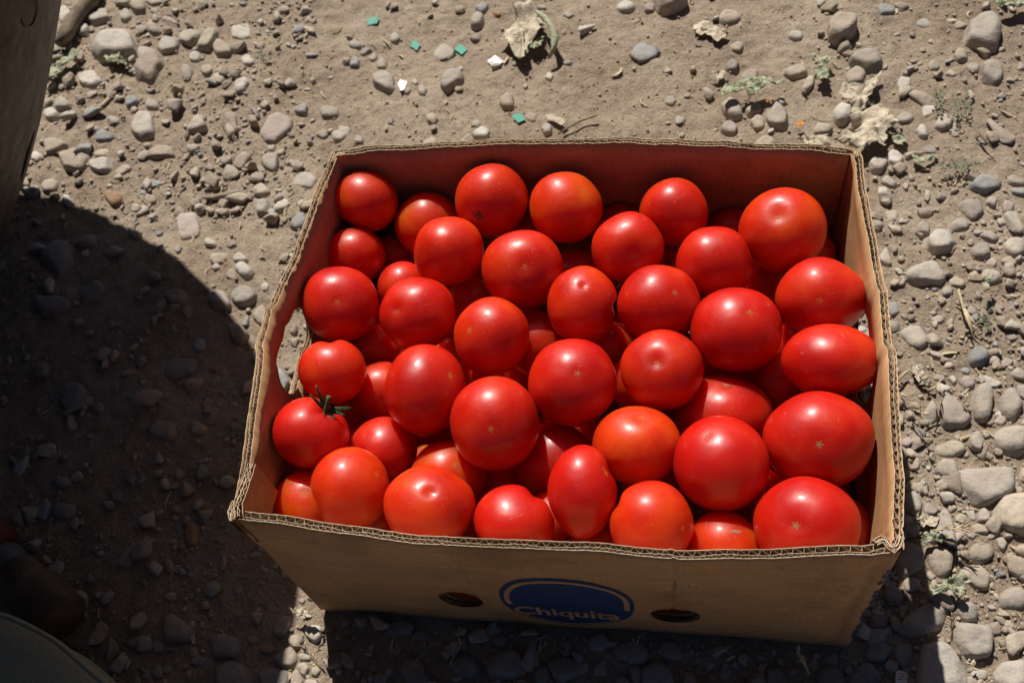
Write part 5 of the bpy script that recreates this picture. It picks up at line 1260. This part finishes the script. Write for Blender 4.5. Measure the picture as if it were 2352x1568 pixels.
pts = px_path(1, [(405,305),(455,235),(500,150),(555,80),(620,10),(660,-60)], [.012,.014,.014,.014,.016,.016])
tube('stick', pts, [.0085,.0115,.011,.0115,.012,.0125], m_wood, None, 10, .09, 3, 'thick weathered grey stick at the top left beside the container', 'stick')
pts = px_path(2, [(1345,85),(1400,120),(1450,185),(1470,260),(1460,330),(1430,400)], [.02,.026,.028,.026,.02,.010])
tube('leaf_stalk', pts, [.0028,.005,.0045,.0052,.0045,.0022], m_leaf_green, None, 7, .22, 5, 'pale green curved leaf stalk right of the big cream cabbage leaf', 'stalk')
pts = px_path(1, [(560,800),(640,780),(700,730),(750,680)], .006)
tube('twig', pts, [.0015,.002,.0025,.003], m_straw, None, 5, .1, 6, 'thin tan twig lying left of the small blue grey stones', 'twig', 'thin twigs and straw stalks')
pts = px_path(2, [(1490,925),(1560,880),(1650,830),(1760,795)], .003)
tube('twig', pts, [.0012,.0016,.0016,.0012], m_wood, None, 5, .1, 7, 'thin dark twig running up right just above the box\'s back rim', 'twig', 'thin twigs and straw stalks')
for i, (a, b_, lab) in enumerate([(((1897,425),(1925,540),(1960,640),(2000,745)), 5, 'longest pale straw of the forked bundle right of the box'), (((1935,560),(1985,640),(2050,700)), 5, 'right prong of the forked pale straw right of the box'), (((1940,590),(1975,660),(2035,725)), 5, 'middle prong of the forked pale straw right of the box'),
        (((1480,1055),(1530,1000),(1570,975)), 5, 'thin dry stalk below the flat shield shaped stone'), (((1500,1140),(1530,1160),(1545,1175)), 5, 'short dry stalk right of the box rim'),
        (((2010,880),(2070,960),(2145,1035)), 3, 'dark brown twig slanting down among the weeds at the top right')]):
    pts = px_path(b_, list(a), .008); n = len(pts)
    tube('straw_stalk' if i != 5 else 'twig', pts, [.0014] * (n - 1) + [.0005], m_straw if i != 5 else m_wood, None, 5, .1, 20 + i, lab, 'straw' if i != 5 else 'twig', 'thin twigs and straw stalks')

# dry grass ears in the shade below the box and in the sunlit strip
def grass_ear(reg, x0, y0, x1, y1, seed, label):
    r = np.random.default_rng(seed); A = on_z(*zz(reg, x0, y0), .012); B = on_z(*zz(reg, x1, y1), .03)
    V = []; F = []
    def strip(p0, p1, w, bend):
        d = p1 - p0; sd = unit(np.cross(d, (0, 0, 1))) ; b0 = len(V); K = 5
        for i in range(K):
            t = i / (K - 1); p_ = p0 + d * t + bend * math.sin(math.pi * t); ww = w * (1 - t * .8)
            V.append(p_ - sd * ww); V.append(p_ + sd * ww + np.array([0, 0, ww * .8]))
        for i in range(K - 1): F.append((b0 + 2 * i, b0 + 2 * i + 1, b0 + 2 * i + 3, b0 + 2 * i + 2))
    L = np.linalg.norm(B - A); u_ = unit(B - A); sd = unit(np.cross(u_, (0, 0, 1)))
    strip(A, B, .0010, np.array([0, 0, .003]))
    nb = r.integers(5, 11)
    for k in range(nb):
        t = r.uniform(.30, .95); p0 = A + (B - A) * t; s_ = r.choice([-1, 1])
        strip(p0, p0 + u_ * L * r.uniform(.10, .34) + sd * s_ * L * r.uniform(.03, .22) + np.array([0, 0, r.uniform(-.002, .006)]), .0011, np.array([0, 0, .002]))
    o = mesh_obj('grass_ear', V, F, m_straw_shade if reg == 7 else m_straw, None); md = o.modifiers.new('thick', 'SOLIDIFY'); md.thickness = .0004
    tag(o, label, 'dry grass', 'dry grass ears')
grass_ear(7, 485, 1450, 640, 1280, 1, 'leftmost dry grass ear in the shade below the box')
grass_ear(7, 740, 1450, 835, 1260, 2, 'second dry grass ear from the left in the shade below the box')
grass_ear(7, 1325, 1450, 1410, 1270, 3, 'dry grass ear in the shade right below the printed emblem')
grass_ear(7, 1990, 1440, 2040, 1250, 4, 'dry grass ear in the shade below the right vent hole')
grass_ear(8, 870, 1510, 780, 1330, 5, 'dry grass tuft in the shade nearest the box\'s right bottom corner')
grass_ear(8, 1850, 1280, 1850, 1080, 6, 'dry grass ear in sun between the two biggest lower right stones')
grass_ear(8, 1700, 520, 1950, 505, 7, 'dry grass ear in sun above the thin torn green leaf')
grass_ear(6, 2240, 1500, 2080, 1310, 8, 'frayed dry grass in the sunlit strip near the bottom edge')
grass_ear(6, 2130, 1420, 2240, 1280, 9, 'dry grass ear in the sunlit strip close to the box shadow')
grass_ear(5, 1560, 1250, 1670, 1290, 10, 'dry grass ear on bare dirt right of the hand hole wall')
grass_ear(5, 1790, 1040, 1700, 1140, 11, 'dry grass ear by the folded leaf strip right of the box')

def weed(reg, x, y, w, h, n, seed, label):
    r = np.random.default_rng(seed); V = []; F = []
    for i in range(n):
        p_ = on_z(*zz(reg, x + r.normal() * w, y + r.normal() * h), .004 + r.random() * .008); a = r.uniform(0, 6.28); l = r.uniform(.003, .007); q_ = .35
        d = np.array([math.cos(a), math.sin(a), r.uniform(.1, .8)]) * l; s_ = np.array([-math.sin(a), math.cos(a), 0]) * l * q_
        b0 = len(V); V += [p_, p_ + d * .5 + s_, p_ + d, p_ + d * .5 - s_]; F.append((b0, b0 + 1, b0 + 2, b0 + 3))
    o = mesh_obj('weed', V, F, m_weed, None); tag(o, label, 'weed', 'low creeping weeds on the dirt')
weed(3, 1770, 680, 26, 38, 34, 1, 'upper of the small green weed tufts at the top right')
weed(3, 1920, 760, 40, 50, 50, 2, 'green weed tuft at the top right, below the pale flat stone')
weed(3, 1890, 1150, 65, 30, 60, 3, 'low spreading weed below the curled thin green leaf')
weed(5, 2080, 640, 28, 50, 26, 4, 'small weed next to the forked pale straw')
weed(1, 1810, 395, 34, 22, 22, 5, 'faint weed sprig above the pale oval pebble at upper left')

# loose straw and leaf crumbs that nobody could count
r = np.random.default_rng(4); V = []; F = []
for i in range(1100):
    px, py = r.uniform(-30, 2390), r.uniform(-40, 1620); p_ = on_z(px, py)
    if abs(p_[0]) < .265 and abs(p_[1]) < .205: continue
    a = r.uniform(0, 6.283); L = .003 + .018 * r.random() ** 2.5; w = r.uniform(.0004, .0011) * (1 + (r.random() < .2) * 1.6); K = 4; bend = r.normal() * L * .2
    z = float(ground_h(p_[0], p_[1])) + .0022; b0 = len(V)
    for k in range(K):
        t = k / (K - 1) - .5; x = t * L; y = bend * (1 - 4 * t * t); ww = w * (1 - abs(t) * .9)
        for s_ in (-1, 1):
            xx, yy = x, y + s_ * ww; V.append((p_[0] + xx * math.cos(a) - yy * math.sin(a), p_[1] + xx * math.sin(a) + yy * math.cos(a), z + .0012 * math.cos(t * 3) + s_ * ww * .5))
    for k in range(K - 1): F.append((b0 + 2 * k, b0 + 2 * k + 1, b0 + 2 * k + 3, b0 + 2 * k + 2))
o = mesh_obj('straw_litter', V, F, m_straw, None); tag(o, 'loose bits of straw strewn over the dirt', 'straw', kind='stuff')

# ------------------------------------------------------------------ large round vessel at the left, tool and sack
BC = np.array([-1.0075, 0.142]); PROF = [(0.0, 0.0), (.205, 0.0), (.235, .012), (.272, .06), (.308, .10), (.351, .15), (.393, .20), (.433, .25), (.470, .30), (.505, .35), (.538, .40), (.568, .45), (.582, .492), (.582, .500), (.572, .500), (.55, .45), (.46, .30), (.30, .12), (0.0, .10)]
def lathe(name, prof, c, mat, parent=None, seg=160, dent=0.0, seed=0):
    V = []; F = []
    for ri, (rr_, z) in enumerate(prof):
        for j in range(seg):
            a = 6.283185 * j / seg
            dd = dent * float(vnoise(a * 1.2 + 9, z * 5, .25, seed)) * (rr_ > .2)
            V.append((c[0] + (rr_ + dd) * math.cos(a), c[1] + (rr_ + dd) * math.sin(a), z))
    for i in range(len(prof) - 1):
        for j in range(seg): F.append((i * seg + j, i * seg + (j + 1) % seg, (i + 1) * seg + (j + 1) % seg, (i + 1) * seg + j))
    return mesh_obj(name, V, F, mat, parent)
vessel = empty('metal_tub', (BC[0], BC[1], 0))
tag(vessel, 'large dusty dark metal tub with scuffed shiny side, cut by the top left edge', 'tub')
body = lathe('tub_wall', PROF, (0, 0), m_metal, vessel, 200, .0018, 3)
RIMP = [(.582 + .007 * math.cos(t), .500 + .007 * math.sin(t)) for t in np.linspace(0, 2 * math.pi, 13)]
lathe('rolled_rim', RIMP, (0, 0), m_metal, vessel, 120)
def hit_tub(px, py):
    d = ray(px, py); best = None
    for k in np.linspace(.5, 1.6, 6000):
        p_ = CAM + k * d; z = p_[2]
        if z < 0 or z > .48: continue
        rr_ = np.interp(z, [q_[1] for q_ in PROF[1:12]], [q_[0] for q_ in PROF[1:12]])
        if np.hypot(p_[0] - BC[0], p_[1] - BC[1]) <= rr_: return p_
    return None
ov = [hit_tub(65 + 21 * math.cos(t), 8 + 54 * math.sin(t)) for t in np.linspace(-.6, math.pi + .6, 24)]
ov = [p_ - np.array([BC[0], BC[1], 0]) for p_ in ov if p_ is not None]
if len(ov) > 4: tube('oval_seam', ov, [.0006] * len(ov), m_seam, vessel, 6)
wr = [hit_tub(x, y) for x, y in [(78,300),(72,322),(64,345),(58,370),(52,395),(47,418)]]
wr = [p_ - np.array([BC[0], BC[1], 0]) for p_ in wr if p_ is not None]
if len(wr) > 3: tube('wire_handle', wr, [.0012, .0020, .0022, .0022, .0018, .0010][:len(wr)], m_dark, vessel, 6)

tool = empty('hand_tool', (-.56, -.19, .0)); tag(tool, 'hand tool with dark red knob and rusty shaft lying in the shade at lower left', 'tool')
t0 = np.array([-.620, -.160, .045]); t1 = np.array([-.500, -.232, .032]); off = np.array([-.56, -.19, 0]); u_ = unit(t1 - t0)
def along(s): return t0 + u_ * s - off
Lt = float(np.linalg.norm(t1 - t0))
tube('knob', [along(s) for s in (-.02, -.012, 0, .014, .028, .036, .040)], [.010, .022, .031, .034, .030, .022, .015], m_knob, tool, 20)
tube('collar', [along(s) for s in (.037, .040, .060, .063)], [.020, .0235, .0235, .021], m_collar, tool, 20)
tube('shaft', [along(s) for s in (.061, .064, .09, .12, Lt, Lt + .004)], [.020, .0245, .0255, .0265, .0275, .024], m_rust, tool, 20, .01, 2)

SC = (-.531, -.5035); sack = empty('canvas_sack', (SC[0], SC[1], 0))
tag(sack, 'olive green canvas sack with a pale hem, cut by the bottom left corner', 'sack')
lathe('sack_body', [(0, 0), (.20, 0), (.235, .02), (.246, .06), (.247, .09), (.249, .118), (.244, .126), (.225, .130), (.16, .138), (.08, .144), (0, .146)], (0, 0), m_olive, sack, 120, .004, 8)
lathe('hem', [(.2485 + .0028 * math.cos(t), .1190 + .0034 * math.sin(t)) for t in np.linspace(0, 2 * math.pi, 9)], (0, 0), m_hem, sack, 120, .004, 8)
